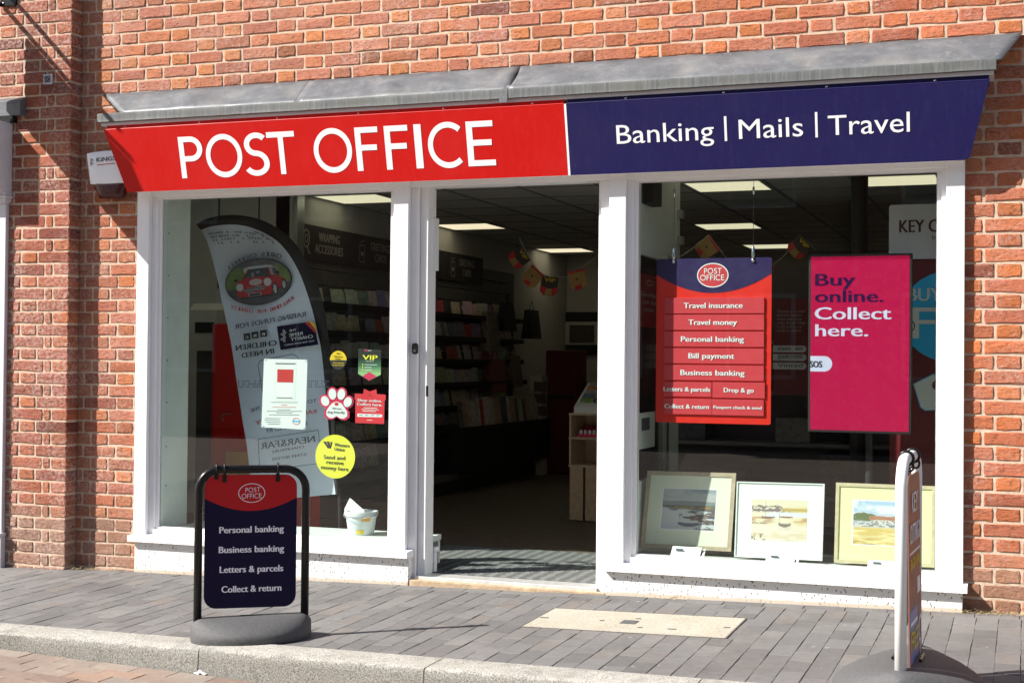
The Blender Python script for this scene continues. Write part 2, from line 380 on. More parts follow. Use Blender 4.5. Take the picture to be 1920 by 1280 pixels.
M['plain'] = (lambda m, n, p: (n.links.new(N(n, 'ShaderNodeObjectInfo').outputs['Color'], p.inputs['Base Color']), m)[1])(*newmat('tinted_plastic'))

# ------------------------------------------------------------------ lettering
_tc = {}
def glyphs(s):
    if s not in _tc:
        c = bpy.data.curves.new('tmp', 'FONT'); c.body = s; c.size = 1.0; c.resolution_u = 3
        o = bpy.data.objects.new('tmp', c); COL.objects.link(o); bpy.context.view_layer.update()
        me = o.to_mesh(); v = [tuple(q.co)[:2] for q in me.vertices]; f = [list(q.vertices) for q in me.polygons]
        o.to_mesh_clear(); bpy.data.objects.remove(o); bpy.data.curves.remove(c)
        _tc[s] = (np.array(v), f)
    return _tc[s]
CAP = 0.0
def cap_height():
    global CAP
    if not CAP: v, _ = glyphs('H'); CAP = v[:, 1].max()
    return CAP
def text(parent, s, P0, P1, cap, nrm, m, up=(0, 0, 1), bold=0.0, name='lettering', off=.0012, mb=None, center=None):
    """line of lettering whose left end sits at P0 and right end at P1 (3D), cap height in metres, on a face whose normal is nrm"""
    P0 = np.array(P0, float); P1 = np.array(P1, float); n_ = np.array(nrm, float); n_ /= np.linalg.norm(n_)
    v, f = glyphs(s); x0, x1 = v[:, 0].min(), v[:, 0].max(); k = cap/cap_height()
    U = (P1-P0)/(x1-x0); ul = np.linalg.norm(U); V = np.array(up, float); Uh = U/ul; V = V-Uh*np.dot(V, Uh); V /= np.linalg.norm(V)
    own = mb is None; mb = mb or MB()
    offs = [0.0] if bold <= 0 else [-bold*cap/ul, 0.0, bold*cap/ul]
    for i, dx in enumerate(offs):
        mb.add([P0+U*(x-x0+dx)+V*k*y+n_*(off+i*.0003) for x, y in v], f)
    if own: return mb.build(name, m, parent)
def stroke_pts(kind):
    A = lambda cx, cy, r, a0, a1, n=22, ry=None: [(cx+r*math.cos(math.radians(a0+(a1-a0)*i/n)), cy+(ry or r)*math.sin(math.radians(a0+(a1-a0)*i/n))) for i in range(n+1)]
    w = .13; h = w/2
    bar = lambda a, b: [a, b]
    if kind == 'P': return .56, [bar((h, 0), (h, 1)), [(h, 1-h)]+A(.30, .70, .235, 90, -90)+[(h, .465)]]
    if kind == 'O': return 1.04, [A(.52, .5, .455, 0, 360, 48)]
    if kind == 'S': return .62, [A(.34, .735, .235, 38, 180, 14, .21)+A(.325, .735, .22, 180, 270, 8, .215)[1:]+A(.30, .275, .255, 90, 0, 8, .245)[1:]+A(.30, .275, .255, 0, -150, 16, .225)[1:]]
    if kind == 'T': return .70, [bar((0, 1-h), (.70, 1-h)), bar((.35, 0), (.35, 1-w))]
    if kind == 'F': return .54, [bar((h, 0), (h, 1)), bar((w, 1-h), (.52, 1-h)), bar((w, .53), (.48, .53))]
    if kind == 'I': return .13, [bar((h, 0), (h, 1))]
    if kind == 'C': return .90, [A(.54, .5, .455, 48, 312, 36)]
    if kind == 'E': return .60, [bar((h, 0), (h, 1)), bar((w, 1-h), (.56, 1-h)), bar((w, .52), (.52, .52)), bar((w, h), (.58, h))]
def strokes(kind, w=.13):
    adv, lines = stroke_pts(kind); out_v = []; out_f = []
    for li, L in enumerate(lines):
        L = [np.array(p) for p in L]; n = len(L); closed = n > 30 and np.linalg.norm(L[0]-L[-1]) < 1e-6
        if closed: L = L[:-1]; n -= 1
        b = len(out_v)
        for i in range(n):
            a = L[(i-1) % n] if closed or i > 0 else L[i]; c = L[(i+1) % n] if closed or i < n-1 else L[i]
            t = c-a; t = t/np.linalg.norm(t); q = np.array((-t[1], t[0]))*w/2
            out_v += [np.append(L[i]+q, li*.0003), np.append(L[i]-q, li*.0003)]
        for i in range(n if closed else n-1):
            j = (i+1) % n; out_f.append([b+2*i+1, b+2*j+1, b+2*j, b+2*i])
    return adv, out_v, out_f
def po_word(mb, word, P0, P1, cap, nrm, up, w=.13, off=.0012, gap=.13):
    """spread the drawn capitals of a word between P0 and P1"""
    P0 = np.array(P0, float); P1 = np.array(P1, float); n_ = np.array(nrm, float)/np.linalg.norm(nrm)
    adv = [strokes(c)[0] for c in word]; tot = sum(adv)+gap*(len(word)-1); U = (P1-P0)/tot; x = 0
    V = np.array(up, float)*cap
    for c, a in zip(word, adv):
        _, v, f = strokes(c, w); mb.add([P0+U*(x+p[0])+V*p[1]+n_*(off+p[2]) for p in v], f); x += a+gap
def ellipse(c, U, V, rx, ry, n=40): 
    return [np.array(c)+np.array(U)*rx*math.cos(2*math.pi*i/n)+np.array(V)*ry*math.sin(2*math.pi*i/n) for i in range(n)]
def ring(mb, c, U, V, rx, ry, w, m=0, n=44):
    o = ellipse(c, U, V, rx, ry, n); i_ = ellipse(c, U, V, rx-w, ry-w, n)
    mb.add(o+i_, [[k, (k+1) % n, n+(k+1) % n, n+k] for k in range(n)], m)
def rrect(x0, z0, x1, z1, r, n=6):
    pts = []
    for cx, cz, a0 in ((x1-r, z1-r, 0), (x0+r, z1-r, 90), (x0+r, z0+r, 180), (x1-r, z0+r, 270)):
        for i in range(n+1):
            a = math.radians(a0+90*i/n); pts.append((cx+r*math.cos(a), cz+r*math.sin(a)))
    return pts
FRONT = (0, -1, 0)
def poly_y(pts, Y): return [(x, Y, z) for x, z in pts]
def pxpoly(pts, Y): return [at(px, py, Y) for px, py in pts]

# ================================================================== BRICKWORK
BRK = {}
def brick_mesh(L, H, D, seed, rightface=False):
    r = random.Random(seed); jit = lambda a: (r.random()-.5)*2*a
    mb = MB(); n = 10
    xs = [-.5, -.17, .17, .5]
    out = [(-.5, -.5), (-.17, -.5), (.17, -.5), (.5, -.5), (.5, 0), (.5, .5), (.17, .5), (-.17, .5), (-.5, .5), (-.5, 0)]
    rim = [(x*L+jit(.0030)-(.002+.005*r.random() if abs(x) == .5 and abs(z) == .5 else 0)*math.copysign(1, x), .0028+jit(.0016), z*H+jit(.0032)) for x, z in out]
    e = .0040+.003*r.random()
    inn = [(x*(L-2*e)+jit(.0028), jit(.0016), z*(H-2*e)+jit(.0022)) for x, z in out]
    back = [(q[0], D, q[2]) for q in rim]
    vs = inn+rim+back; fs = [list(range(n))]
    for i in range(n):
        j = (i+1) % n; fs.append([i, n+i, n+j, j]); fs.append([n+i, 2*n+i, 2*n+j, n+j])
    mb.add(vs, [f[::-1] for f in fs]); return mb
def brick_color(header, z, r, zone, x=0):
    stretch = [(.330,.138,.088), (.310,.128,.088), (.350,.145,.085), (.290,.124,.092), (.365,.158,.098), (.325,.146,.106), (.34,.15,.10)]
    heads = [(.385,.165,.078), (.365,.152,.078), (.345,.158,.085), (.40,.172,.080), (.33,.138,.082), (.35,.15,.09)]
    c = np.array(r.choice(heads if header and r.random() < .75 else stretch))*(.90+.36*r.random())
    t_ = min(1, max(0, (x+3.6)/2.8)); c = c*(1-t_+t_*np.array((1.06, .86, .72)))
    c = c*np.array((1.03, .97, .90))
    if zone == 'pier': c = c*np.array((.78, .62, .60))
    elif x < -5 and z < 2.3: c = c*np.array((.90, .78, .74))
    if r.random() < .05: c = c*np.array((.62, .6, .68))
    if z < .30: 
        t = .75 if z < .2 else .4
        c = c*(1-t)+t*np.array((.26, .165, .115))*(.85+.3*r.random())
    return tuple(c)
COURSE, JOINT, ST, HD = .0749, .0116, .2288, .1140
PER = ST+HD+2*JOINT
p_ref = at(1848, 465, 0.0); Z_JOINT = p_ref[2] % COURSE          # a bed joint runs through here
hx = at(1748.3, 59, 0.0); row_ref = math.floor((hx[2]-Z_JOINT)/COURSE); HX0 = hx[0]   # a header is centred here
class Wall:
    """bricks are collected, then the 300 that show largest become parts and the rest one joined part"""
    def __init__(s, root, dx=0.0): s.root = root; s.items = []; s.seed = 0
    def put(s, x0, x1, row, y, D, header, zone, zc=None, H=None):
        if x1-x0 < .018: return
        z = Z_JOINT+row*COURSE+COURSE/2 if zc is None else zc
        H = COURSE-JOINT if H is None else H
        s.seed += 1; s.items.append((x0, x1, z, H, y, D, header, zone, s.seed))
    def finish(s, limit=300):
        sc = []
        for it in s.items:
            x0, x1, z, H, y, D, header, zone, sd = it
            c = [pix((x, y, zz)) for x in (x0, x1) for zz in (z-H/2, z+H/2)]
            ax = [min(max(q[0], 0), 1920) for q in c]; ay = [min(max(q[1], 0), 1280) for q in c]
            vis = (max(ax)-min(ax))*(max(ay)-min(ay))
            xm, zm = (x0+x1)/2, z
            if -5.15 < xm < -.18 and 2.17 < zm < 2.80: vis *= .02      # behind the fascia
            sc.append(vis)
        order = np.argsort(sc)[::-1]; joined = MB()
        cache = {}
        for k, i in enumerate(order):
            x0, x1, z, H, y, D, header, zone, sd = s.items[i]; r = random.Random(sd*31+5)
            L = x1-x0
            if k < limit and sc[i] > 8:
                key = (round(L, 3), round(D, 3), round(H, 3), sd % 5)
                if key not in cache:
                    me = bpy.data.meshes.new('brick'); q = brick_mesh(L, H, D, hash(key) % 9999); me.from_pydata(q.v, [], q.f); me.materials.append(M['brick']); me.update(); cache[key] = me
                o = bpy.data.objects.new('brick', cache[key]); COL.objects.link(o); o.parent = s.root
                o.location = ((x0+x1)/2, y+(r.random()-.5)*.003, z+(r.random()-.5)*.002)
                o.rotation_euler = ((r.random()-.5)*.02, (r.random()-.5)*.010, (r.random()-.5)*.010)
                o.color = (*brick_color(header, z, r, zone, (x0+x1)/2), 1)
            else:
                q = brick_mesh(L, H, D, sd); joined.add([(a+(x0+x1)/2, b+y, c+z) for a, b, c in q.v], q.f)
        if joined.v:
            o = joined.build('bricks_beyond', M['brick_joined'], s.root); o['kind'] = 'stuff'
def flemish(wall, xa, xb, row, y, D, zone):
    shift = (row-row_ref) % 2
    k0 = math.floor((xa-HX0)/PER)-1; x = HX0-HD/2+k0*PER+(PER/2 if shift else 0)
    while x < xb:
        for wdt, hd in ((HD, True), (ST, False)):
            a, b = max(x, xa), min(x+wdt, xb)
            if b-a > .02: wall.put(a, b, row, y, D, hd, zone)
            x += wdt+JOINT
PX = -5.549; PIER_Y = -.105
SF_L, SF_R = -5.104, -.283
z_top = 3.62
row_hi = int((z_top-Z_JOINT)/COURSE); row_lo = int(math.floor((-.15-Z_JOINT)/COURSE))
# mortar bodies carry the bricks
wb = MB()
wb.box((PX, .0048, 2.205), (1.6, .24, z_top+.05)); wb.box((PX, .0048, -.25), (SF_L+.03, .24, 2.205)); wb.box((SF_R-.03, .0048, -.25), (1.6, .24, 2.205))
wall = tag(wb.build('brick_wall', M['mortar']), 'red brick front wall in pale mortar above and beside the shop window', 'wall')
W = Wall(wall)
for row in range(row_lo, row_hi):
    zc = Z_JOINT+(row+.5)*COURSE
    if zc > 2.79: flemish(W, PX, 1.5, row, 0.0, .03, 'wall')
    else:
        flemish(W, PX, SF_L+.02 if zc < 2.2 else -4.9, row, 0.0, .03, 'wall')
        flemish(W, SF_R-.02 if zc < 2.2 else -.45, 1.5, row, 0.0, .03, 'wall')
W.finish()
pb = MB(); pb.box((-7.2, PIER_Y+.0048, -.3), (PX-.0055, .2, z_top+.05))
pier = tag(pb.build('brick_pier', M['mortar']), 'projecting brick pier with chalky bloom at the left edge, beside the alarm box', 'pier')
Pw = Wall(pier)
for row in range(row_lo-1, row_hi):
    D = .112
    seq = [(ST, 0), (HD, 1), (ST, 0), (HD, 1), (ST, 0), (HD, 1), (ST, 0)] if row % 2 else [(HD, 1), (.05, 1), (ST, 0), (HD, 1), (ST, 0), (HD, 1), (ST, 0), (HD, 1)]
    x = PX
    for wd, hd in seq:
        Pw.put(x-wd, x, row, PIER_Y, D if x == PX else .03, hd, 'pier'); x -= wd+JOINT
        if x < -7.1: break
Pw.finish()

# ================================================================== GROUND
z_road = lambda x: -.169-.0137*(x+4.578)
kb = lambda x: -1.663-.0455*(x+4.724)       # back edge of the kerb
KW = .212
gm = MB(); xs = np.linspace(-60, 60, 25)
gm.add([(-70, -60, -.45), (70, -60, -.45), (70, 60, -.45), (-70, 60, -.45)], [(0, 1, 2, 3)])
tag(gm.build('ground', M['dirt']), 'dark earth under the street', None, kind='structure')
# pavement bed
pv = MB(); n = 12; X = np.linspace(-8.5, 3.0, n)
top = [(x, .06, gz(x, 0)-.0036) for x in X]+[(x, kb(x), gz(x, kb(x))-.0036) for x in X]
pv.add(top, [[i, n+i, n+i+1, i+1] for i in range(n-1)])
pv.add([(x, .06, -.44) for x in X]+[(x, kb(x), -.44) for x in X], [[i, i+1, n+i+1, n+i] for i in range(n-1)])
pave = tag(pv.build('pavement', M['sandy']), 'grey brick-paved footway in front of the shop', None, kind='structure')
def paver_mesh(L, Wd, H, seed, e=.0016):
    r = random.Random(seed); jit = lambda a: (r.random()-.5)*2*a
    o = [(-.5, -.5), (0, -.5), (.5, -.5), (.5, 0), (.5, .5), (0, .5), (-.5, .5), (-.5, 0)]
    topv = [(x*(L-2*e)+jit(.001), y*(Wd-2*e)+jit(.001), jit(.0006)) for x, y in o]
    rim = [(x*L+jit(.0014), y*Wd+jit(.0014), -.0020+jit(.0007)) for x, y in o]
    bot = [(q[0], q[1], -H) for q in rim]; n = 8; vs = topv+rim+bot; fs = [list(range(n))]
    for i in range(n):
        j = (i+1) % n; fs += [[i, n+i, n+j, j], [n+i, 2*n+i, 2*n+j, n+j]]
    q = MB(); q.add(vs, fs); return q
def lay(root, items, mt, mtj, zf, limit=300, name='paver'):
    sc = []
    for x, y, L, Wd, ang, sd in items:
        q = [pix((x+a*L/2*math.cos(ang)-b*Wd/2*math.sin(ang), y+a*L/2*math.sin(ang)+b*Wd/2*math.cos(ang), zf(x, y))) for a in (-1, 1) for b in (-1, 1)] if y > -6 else [(0, 0)]*4
        ax = [min(max(k[0], 0), 1920) for k in q]; ay = [min(max(k[1], 0), 1280) for k in q]; sc.append((max(ax)-min(ax))*(max(ay)-min(ay)))
    cache = {}; J = MB()
    for k, i in enumerate(np.argsort(sc)[::-1]):
        x, y, L, Wd, ang, sd = items[i]; r = random.Random(sd); key = (round(L, 3), round(Wd, 3), sd % 5)
        zz = zf(x, y)+(r.random()-.5)*.0024; tx, ty = (r.random()-.5)*.009, (r.random()-.5)*.009; aa = ang+(r.random()-.5)*.012
        if k < limit and sc[i] > 10:
            if key not in cache:
                me = bpy.data.meshes.new(name); q = paver_mesh(L, Wd, .05, hash(key) % 999); me.from_pydata(q.v, [], q.f); me.materials.append(mt); me.update(); cache[key] = me
            o = bpy.data.objects.new(name, cache[key]); COL.objects.link(o); o.parent = root; o.location = (x, y, zz)
            o.rotation_euler = (tx+GY, ty-(zf(x+1, y)-zf(x, y)), aa)
        else:
            q = paver_mesh(L, Wd, .05, sd); ca, sa = math.cos(aa), math.sin(aa)
            J.add([(x+a*ca-b*sa, y+a*sa+b*ca, zz+c+a*ty*.3+(zf(x+a*ca-b*sa, y+a*sa+b*ca)-zf(x, y))) for a, b, c in q.v], q.f)
    if J.v: J.build(name+'s_beyond', mtj, root)['kind'] = 'stuff'
CX0, CX1, CY0, CY1 = -2.238, -1.268, -1.005, -.505           # access cover
items = []; sd = 100
x = -7.4
while x < 2.4:                                               # border course along the wall
    L = .205; items.append((x+L/2, -.112, L-.003, .106, 0, sd)); sd += 1; x += L
pw = .1012; k = -70
while True:
    x = -.417+pw*(k+.5); k += 1
    if x > 2.4: break
    if x < -7.4: continue
    y = -.168-(.102 if k % 2 else 0.0)
    if k % 2: items.append((x, -.168-.051, pw-.0028, .099, 0, sd)); sd += 1
    yend = kb(x)+.004
    while y > yend+.02:
        y2 = max(y-.203, yend)
        segs = [(y, y2)]
        if CX0-.045 < x < CX1+.09:
            segs = []
            if y > CY1+.01: segs.append((y, max(y2, CY1+.006)))
            if y2 < CY0-.01: segs.append((min(y, CY0-.006), y2))
        for a, b in segs:
            if a-b > .02: items.append((x+((sd*7919) % 13-6)*.00022, (a+b)/2, pw-.0020, a-b-.0040, 0, sd)); sd += 1
        y = y2
items.append((CX1+.052, (CY0+CY1)/2+.125, .078, .245, 0, 7)); items.append((CX1+.052, (CY0+CY1)/2-.125, .078, .248, 0, 8))
lay(pave, items, M['paver'], M['paver_j'], gz)
# kerb
kroot = thing('kerb', None, None, (0, 0, 0)); kroot['kind'] = 'structure'; kroot['label'] = 'pale granite kerb between footway and roadway'
joints = [-7.93, -6.80, -5.675, -4.55, -3.422, -2.316, -1.19, -.07, 1.05, 2.17]
for a, b in zip(joints[:-1], joints[1:]):
    m_ = MB(); prof = []
    n_ = 9
    for i in range(n_+1):
        xx = a+.003+(b-a-.006)*i/n_; y0 = kb(xx); r = random.Random(int(xx*977)); j = lambda s_: (r.random()-.5)*2*s_
        zt = gz(xx, y0)+.004; yf = y0-KW; zb = z_road(xx)-.12
        prof.append([(xx, y0, zb), (xx, y0, zt), (xx, yf+.012+j(.003), zt-.0015+j(.0012)), (xx, yf+.003+j(.003), zt-.009+j(.002)), (xx, yf-.001+j(.004), zt-.04+j(.004)), (xx, yf-.006+j(.005), zb)])
    vs = sum(prof, []); kf = 6
    fs = [[i*kf+q, (i+1)*kf+q, (i+1)*kf+q+1, i*kf+q+1] for i in range(n_) for q in range(kf-1)]+[list(range(kf)), [n_*kf+q for q in range(kf)][::-1]]
    o = m_.add(vs, [f[::-1] for f in fs]).build('kerb_stone', M['kerb'], kroot); smooth_by_angle(o, 50)
# roadway of red pavers
rd = MB(); rd.add([(x_, y_, z_road(x_)-.006) for y_ in (-1.5, -14) for x_ in X], [[i, i+1, n+i+1, n+i] for i in range(n-1)])
rd.add([(-70, -14, -.19), (70, -14, -.19), (70, -1.5, -.20), (-70, -1.5, -.20)], [(0, 1, 2, 3)])
road = tag(rd.build('road', M['sandy']), 'roadway of reddish block paving below the kerb', None, kind='structure')
items = []; ang = math.atan(-.0455)
for r_ in range(0, 30):
    yy = -KW-.065-.103*r_; xx = -8.0+(.10 if r_ % 2 else 0)
    while xx < 2.5:
        items.append((xx+.10, kb(xx+.10)+yy, .2020, .1012, ang, 5000+len(items))); xx += .204
lay(road, items, M['rpaver'], M['rpaver_j'], lambda x, y: z_road(x), 220)
fr = MB(); fr.add([(-70, -14.2, -.17), (70, -14.2, -.17), (70, -4.9, -.195), (-70, -4.9, -.195)], [(0, 1, 2, 3)])
tag(fr.build('street_surface', M['rpaver_j']), 'block-paved street behind the camera', None, kind='structure')
# access cover
cz = gz(-1.75, -.75)
cv = thing('access_cover', 'pale granite-filled rectangular access cover set in the grey paving before the doorway', 'access cover', (-1.75, -.75, cz))
def tilt(pts, dz): return [(x, y, gz(x, y)+dz) for x, y in pts]
q = MB(); rect = [(CX0, CY0), (CX1, CY0), (CX1, CY1), (CX0, CY1)]
q.prism(tilt(rect, -.05), (0, 0, 1), .0505); q.build('infill', M['cover'], cv)
q = MB()
for a, b in ((0, 1), (1, 2), (2, 3), (3, 0)):
    (ax, ay), (bx, by) = rect[a], rect[b]; d = np.array((bx-ax, by-ay)); nn = np.array((d[1], -d[0]))/np.linalg.norm(d)*.008
    q.prism(tilt([(ax, ay), (bx, by), (bx+nn[0], by+nn[1]), (ax+nn[0], ay+nn[1])], -.05), (0, 0, 1), .0515)
q.build('frame', M['dirt'], cv)
c_ = atG(1180, 1166); q = MB(); q.prism(tilt([(c_[0]-.038, c_[1]-.042), (c_[0]+.038, c_[1]-.042), (c_[0]+.038, c_[1]+.042), (c_[0]-.038, c_[1]+.042)], 0), (0, 0, 1), .0026); q.build('lifting_key_plate', M['rubber'], cv)
for px, py, s_ in ((1021, 1157.5, .02), (1197, 1159.5, .012), (1260, 1179, .02), (1363, 1176, .014), (1129, 1163, .011), (1200, 1176, .011)):
    c_ = atG(px, py); q = MB(); q.prism(tilt([(c_[0]-s_, c_[1]-.008), (c_[0]+s_, c_[1]-.008), (c_[0]+s_, c_[1]+.008), (c_[0]-s_, c_[1]+.008)], 0), (0, 0, 1), .0022); q.build('key_slot', M['rubber'], cv)
# dry grass and litter along the foot of the wall
st = MB(); r = random.Random(3)
def straw(cx, cy, n, sx, sy):
    for _ in range(n):
        x, y = cx+r.gauss(0, sx), cy+r.gauss(0, sy); a = r.random()*6.28; L = .012+r.random()*.03; z = gz(x, y)+.004+r.random()*.008
        d = np.array((math.cos(a), math.sin(a), (r.random()-.3)*.5))*L; s_ = np.array((-math.sin(a), math.cos(a), 0))*.0012
        p = np.array((x, y, z)); st.add([p-s_, p+s_, p+d+s_*.4, p+d-s_*.4], [(0, 1, 2, 3)])
for cx, n_, sx in ((-5.40, 90, .09), (-4.75, 60, .18), (-.17, 130, .07), (.02, 90, .06), (-1.72, 45, .05), (-.62, 60, .16), (-3.9, 50, .3)): straw(cx, -.075 if cx < -5.2 or cx > -.2 else -.09, n_, sx, .02)
c_ = atG(503, 1266, -.11)
for _ in range(70):
    x, y = c_[0]+r.gauss(0, .05), c_[1]-.02+r.gauss(0, .015); a = r.random()*6.28; L = .012+r.random()*.02; z = z_road(x)+.004+r.random()*.012
    p = np.array((x, y, z)); d = np.array((math.cos(a), math.sin(a), .2))*L; s_ = np.array((-math.sin(a), math.cos(a), .1))*.005; st.add([p-s_, p+d*.5-s_*1.2, p+d, p+d*.5+s_*1.2], [(0, 1, 2, 3)])
tag(st.build('dry_grass', M['straw']), 'dry straw and leaf litter lying along the wall foot and kerb', None, kind='stuff')
c_ = atZ(384, 1252, -.165)
q = MB(); 
vs = []
for i in range(9):
    for j in range(7):
        a = i/8*2-1; b = j/6*2-1; hgt = .022*max(0, 1-a*a-b*b*.8)+.004*math.sin(7*a+5*b)
        vs.append((c_[0]+a*.034, c_[1]-.015+b*.022, z_road(c_[0])+.003+max(0, hgt)))
q.add(vs, [[i*7+j, (i+1)*7+j, (i+1)*7+j+1, i*7+j+1] for i in range(8) for j in range(6)])
q.add([(a_[0], a_[1], a_[2]-.003) for a_ in vs], [[i*7+j, i*7+j+1, (i+1)*7+j+1, (i+1)*7+j] for i in range(8) for j in range(6)])
tag(q.build('crumpled_wrapper', M['paper'], smooth=True), 'small crumpled white scrap lying at the foot of the kerb', 'litter')

# ================================================================== SHOPFRONT JOINERY
sf = thing('shopfront', 'white-painted timber shopfront with two display windows and an open central doorway', 'shopfront', (-2.7, 0, 0))
ZS0, ZS1, ZG0, ZG1, ZH = .0925, .129, .176, 2.170, 2.206
def part(name, a, b, m='white', bev=.003): return box(name, a, b, M[m], sf, bev)
for nm, x0, x1 in (('post', SF_L, -5.019), ('post', -3.380, -3.290), ('post', -2.106, -2.015), ('post', -.371, -.284)):
    part(nm, (x0, -.032, ZS1), (x1, .10, 2.235))
for x0, x1 in ((-5.106, -3.252), (-2.113, -.262)):
    q = MB(); q.prism([(x0, .02, ZS0), (x0, -.090, ZS0), (x0, -.090, ZS1-.006), (x0, -.086, ZS1-.001), (x0, .02, ZS1+.004)], (1, 0, 0), x1-x0); q.build('sill', M['white'], sf)
for x0, x1 in ((-5.077, -3.258), (-2.104, -.285)): part('plinth', (x0, -.055, -.22), (x1, .08, ZS0-.001), 'plinth', .004)
part('head_rail', (SF_L+.002, -.012, ZG1+.016), (SF_R-.002, .10, 2.62))
def window(x0, x1, lbl):
    fx0, fx1 = x0, x1
    fr = MB()
    L = -5.018 if x0 < -4 else -2.0145; R = -3.3805 if x0 < -4 else -.3715
    fr.box((L, .000, ZS1+.002), (x0-.022, .06, ZG1+.0155)); fr.box((L+.0005, .013, ZG0), (x0, .066, ZG1))           # stiles, stepped
    fr.box((x1+.022, .000, ZS1+.002), (R, .06, ZG1+.0155)) if R-x1 > .03 else fr.box((x1+.004, .000, ZS1+.002), (R, .06, ZG1+.0155))
    fr.box((x1, .013, ZG0), (R-.0005, .066, ZG1))
    xr = x1+(.0215 if R-x1 > .03 else .0035); fr.box((x0-.0215, -.008, ZS1+.003), (xr, .064, ZG0-.012)); fr.box((x0-.021, .012, ZG0-.012), (xr-.0005, .065, ZG0))   # bottom rail
    fr.box((x0-.0215, .002, ZG1+.0005), (xr, .064, ZG1+.0158))
    f = fr.build('window_frame', M['white'], sf); f['label'] = lbl
    ORG[f.name] = ORG[sf.name]
    g = MB(); g.box((x0+.001, .030, ZG0+.001), (x1-.001, .036, ZG1-.001), 0); g.m = [0 if i == 2 else 1 for i in range(len(g.f))]
    g.build('glass_pane', [M['glass'], M['glass_back']], f)
    b = MB()
    t = .004
    for a_, c__ in (((x0, .026, ZG0), (x0+t, .030, ZG1)), ((x1-t, .026, ZG0), (x1, .030, ZG1)), ((x0+t, .026, ZG1-t), (x1-t, .030, ZG1)), ((x0+t, .026, ZG0), (x1-t, .030, ZG0+t))): b.box(a_, c__)
    b.build('glazing_bead', M['alu'], f)
window(-4.957, -3.4195, 'left display window frame'); window(-1.957, -.4175, 'right display window frame')
# doorway
part('infill_board', (-3.2895, .004, -.20), (-3.242, .10, ZG1+.0155)); part('infill_board', (-2.163, .004, -.20), (-2.1065, .10, ZG1+.0155))
d0, d1 = -3.193, -2.183
q = MB()
for a, b in ((-3.2395, d0), (d1, -2.165)): q.box((a, .030, -.03), (b, .145, ZG1+.019), 0, .003)
q.box((d0, .032, ZG1+.020-.0), (d1, .144, ZG1+.036), 0)
f = q.build('door_frame', M['white'], sf); ORG[f.name] = ORG[sf.name]
q = MB(); p = at(800.5, 733, .03); q.box((p[0]-.004, .024, p[2]-.03), (p[0]+.008, .031, p[2]+.03)); q.build('latch_plate', M['black'], f)
q = MB(); q.box((d0-.0005, .10, 1.72), (d0+.012, .16, 2.02), 0, .002); q.build('door_closer_cover', M['white'], f)
part('threshold_strip', (d0-.045, -.020, -.06), (d1+.018, .12, -.012), 'oldalu', .003)
part('threshold_stone', (d0-.06, -.052, -.12), (d1+.075, -.0205, -.030), 'tan', .006)
for x, sgn in ((d0, 1), (d1, -1)):      # moulded ends of the inside window boards
    q = MB(); q.box((x, .146, .105), (x+sgn*.022, .185, .135), 0, .006); q.box((x, .147, -.02), (x+sgn*.012, .18, .104), 0, .003); q.build('window_board_end', M['white'], sf)
# inside window boards, back lining
for x0, x1 in ((-4.957, -3.30), (-2.0, -.33)):
    q = MB(); q.box((x0, .066, .125), (x1, .52, .160), 0, .003); q.box((x0, .47, -.02), (x1, .50, .124)); q.build('window_board', M['white_in'] if x0 < -4 else M['wall_in'], sf)
q = MB(); q.box((-5.0, .067, .161), (-4.962, .33, 2.3)); rv = q.build('window_reveal', M['white_in'], sf); ORG[rv.name] = ORG[sf.name]
for z in (.42, .66, .93, 1.19, 1.45, 1.71, 1.97):
    q = MB(); q.lathe([(.0045, 0), (.0045, .003), (.001, .004)], (0, 0, 0), 8); q.v = [(-4.962+c, .095+a, z+b) for a, b, c in q.v]; q.build('screw_head', M['inkgrey'], rv)

# lead flashing over the fascia
def lead_sheet(x0, x1, hx0, hx1, seed):
    r = np.random.default_rng(seed); nx = max(8, int((x1-x0)/.045)); ny = 7; q = MB(); vs = []
    ph = r.random(12)*6.28; cr = [(x0+(x1-x0)*r.random(), .5+r.random()) for _ in range(4)]
    for j in range(ny):
        t = j/(ny-1)
        for i in range(nx+1):
            u = i/nx; x = (hx0+(hx1-hx0)*u)*(1-t)+(x0+(x1-x0)*u)*t
            d = .0022*math.sin(x*5+ph[0]+3*t)+.0014*math.sin(x*14+ph[1]-4*t)+.0006*math.sin(x*41+ph[2]+9*t)
            for cxx, am in cr: d += .010*am*math.exp(-((x-cxx-.05*(t-.5))/.03)**2)*math.sin(math.pi*t)
            d *= .08+.92*math.sin(math.pi*t)
            vs.append((x, -.004-.181*t-d*.6, 2.832-.162*t+d*.75))
    fs = [[j*(nx+1)+i, (j+1)*(nx+1)+i, (j+1)*(nx+1)+i+1, j*(nx+1)+i+1] for j in range(ny-1) for i in range(nx)]
    q.add(vs, fs); o = q.build('lead_sheet', M['lead'], sf, smooth=True)
    md = o.modifiers.new('thick', 'SOLIDIFY'); md.thickness = .0022; md.offset = 1
    smooth_by_angle(o, 30); return o
xj1, xj2 = at(566, 170, -.1)[0], at(951.7, 163, -.2)[0]
lead_sheet(-5.120, xj1+.03, -5.385, xj1+.03, 1); lead_sheet(xj1, xj2+.004, xj1, xj2+.004, 2); lead_sheet(xj2-.02, -.112, xj2-.02, -.018, 5)
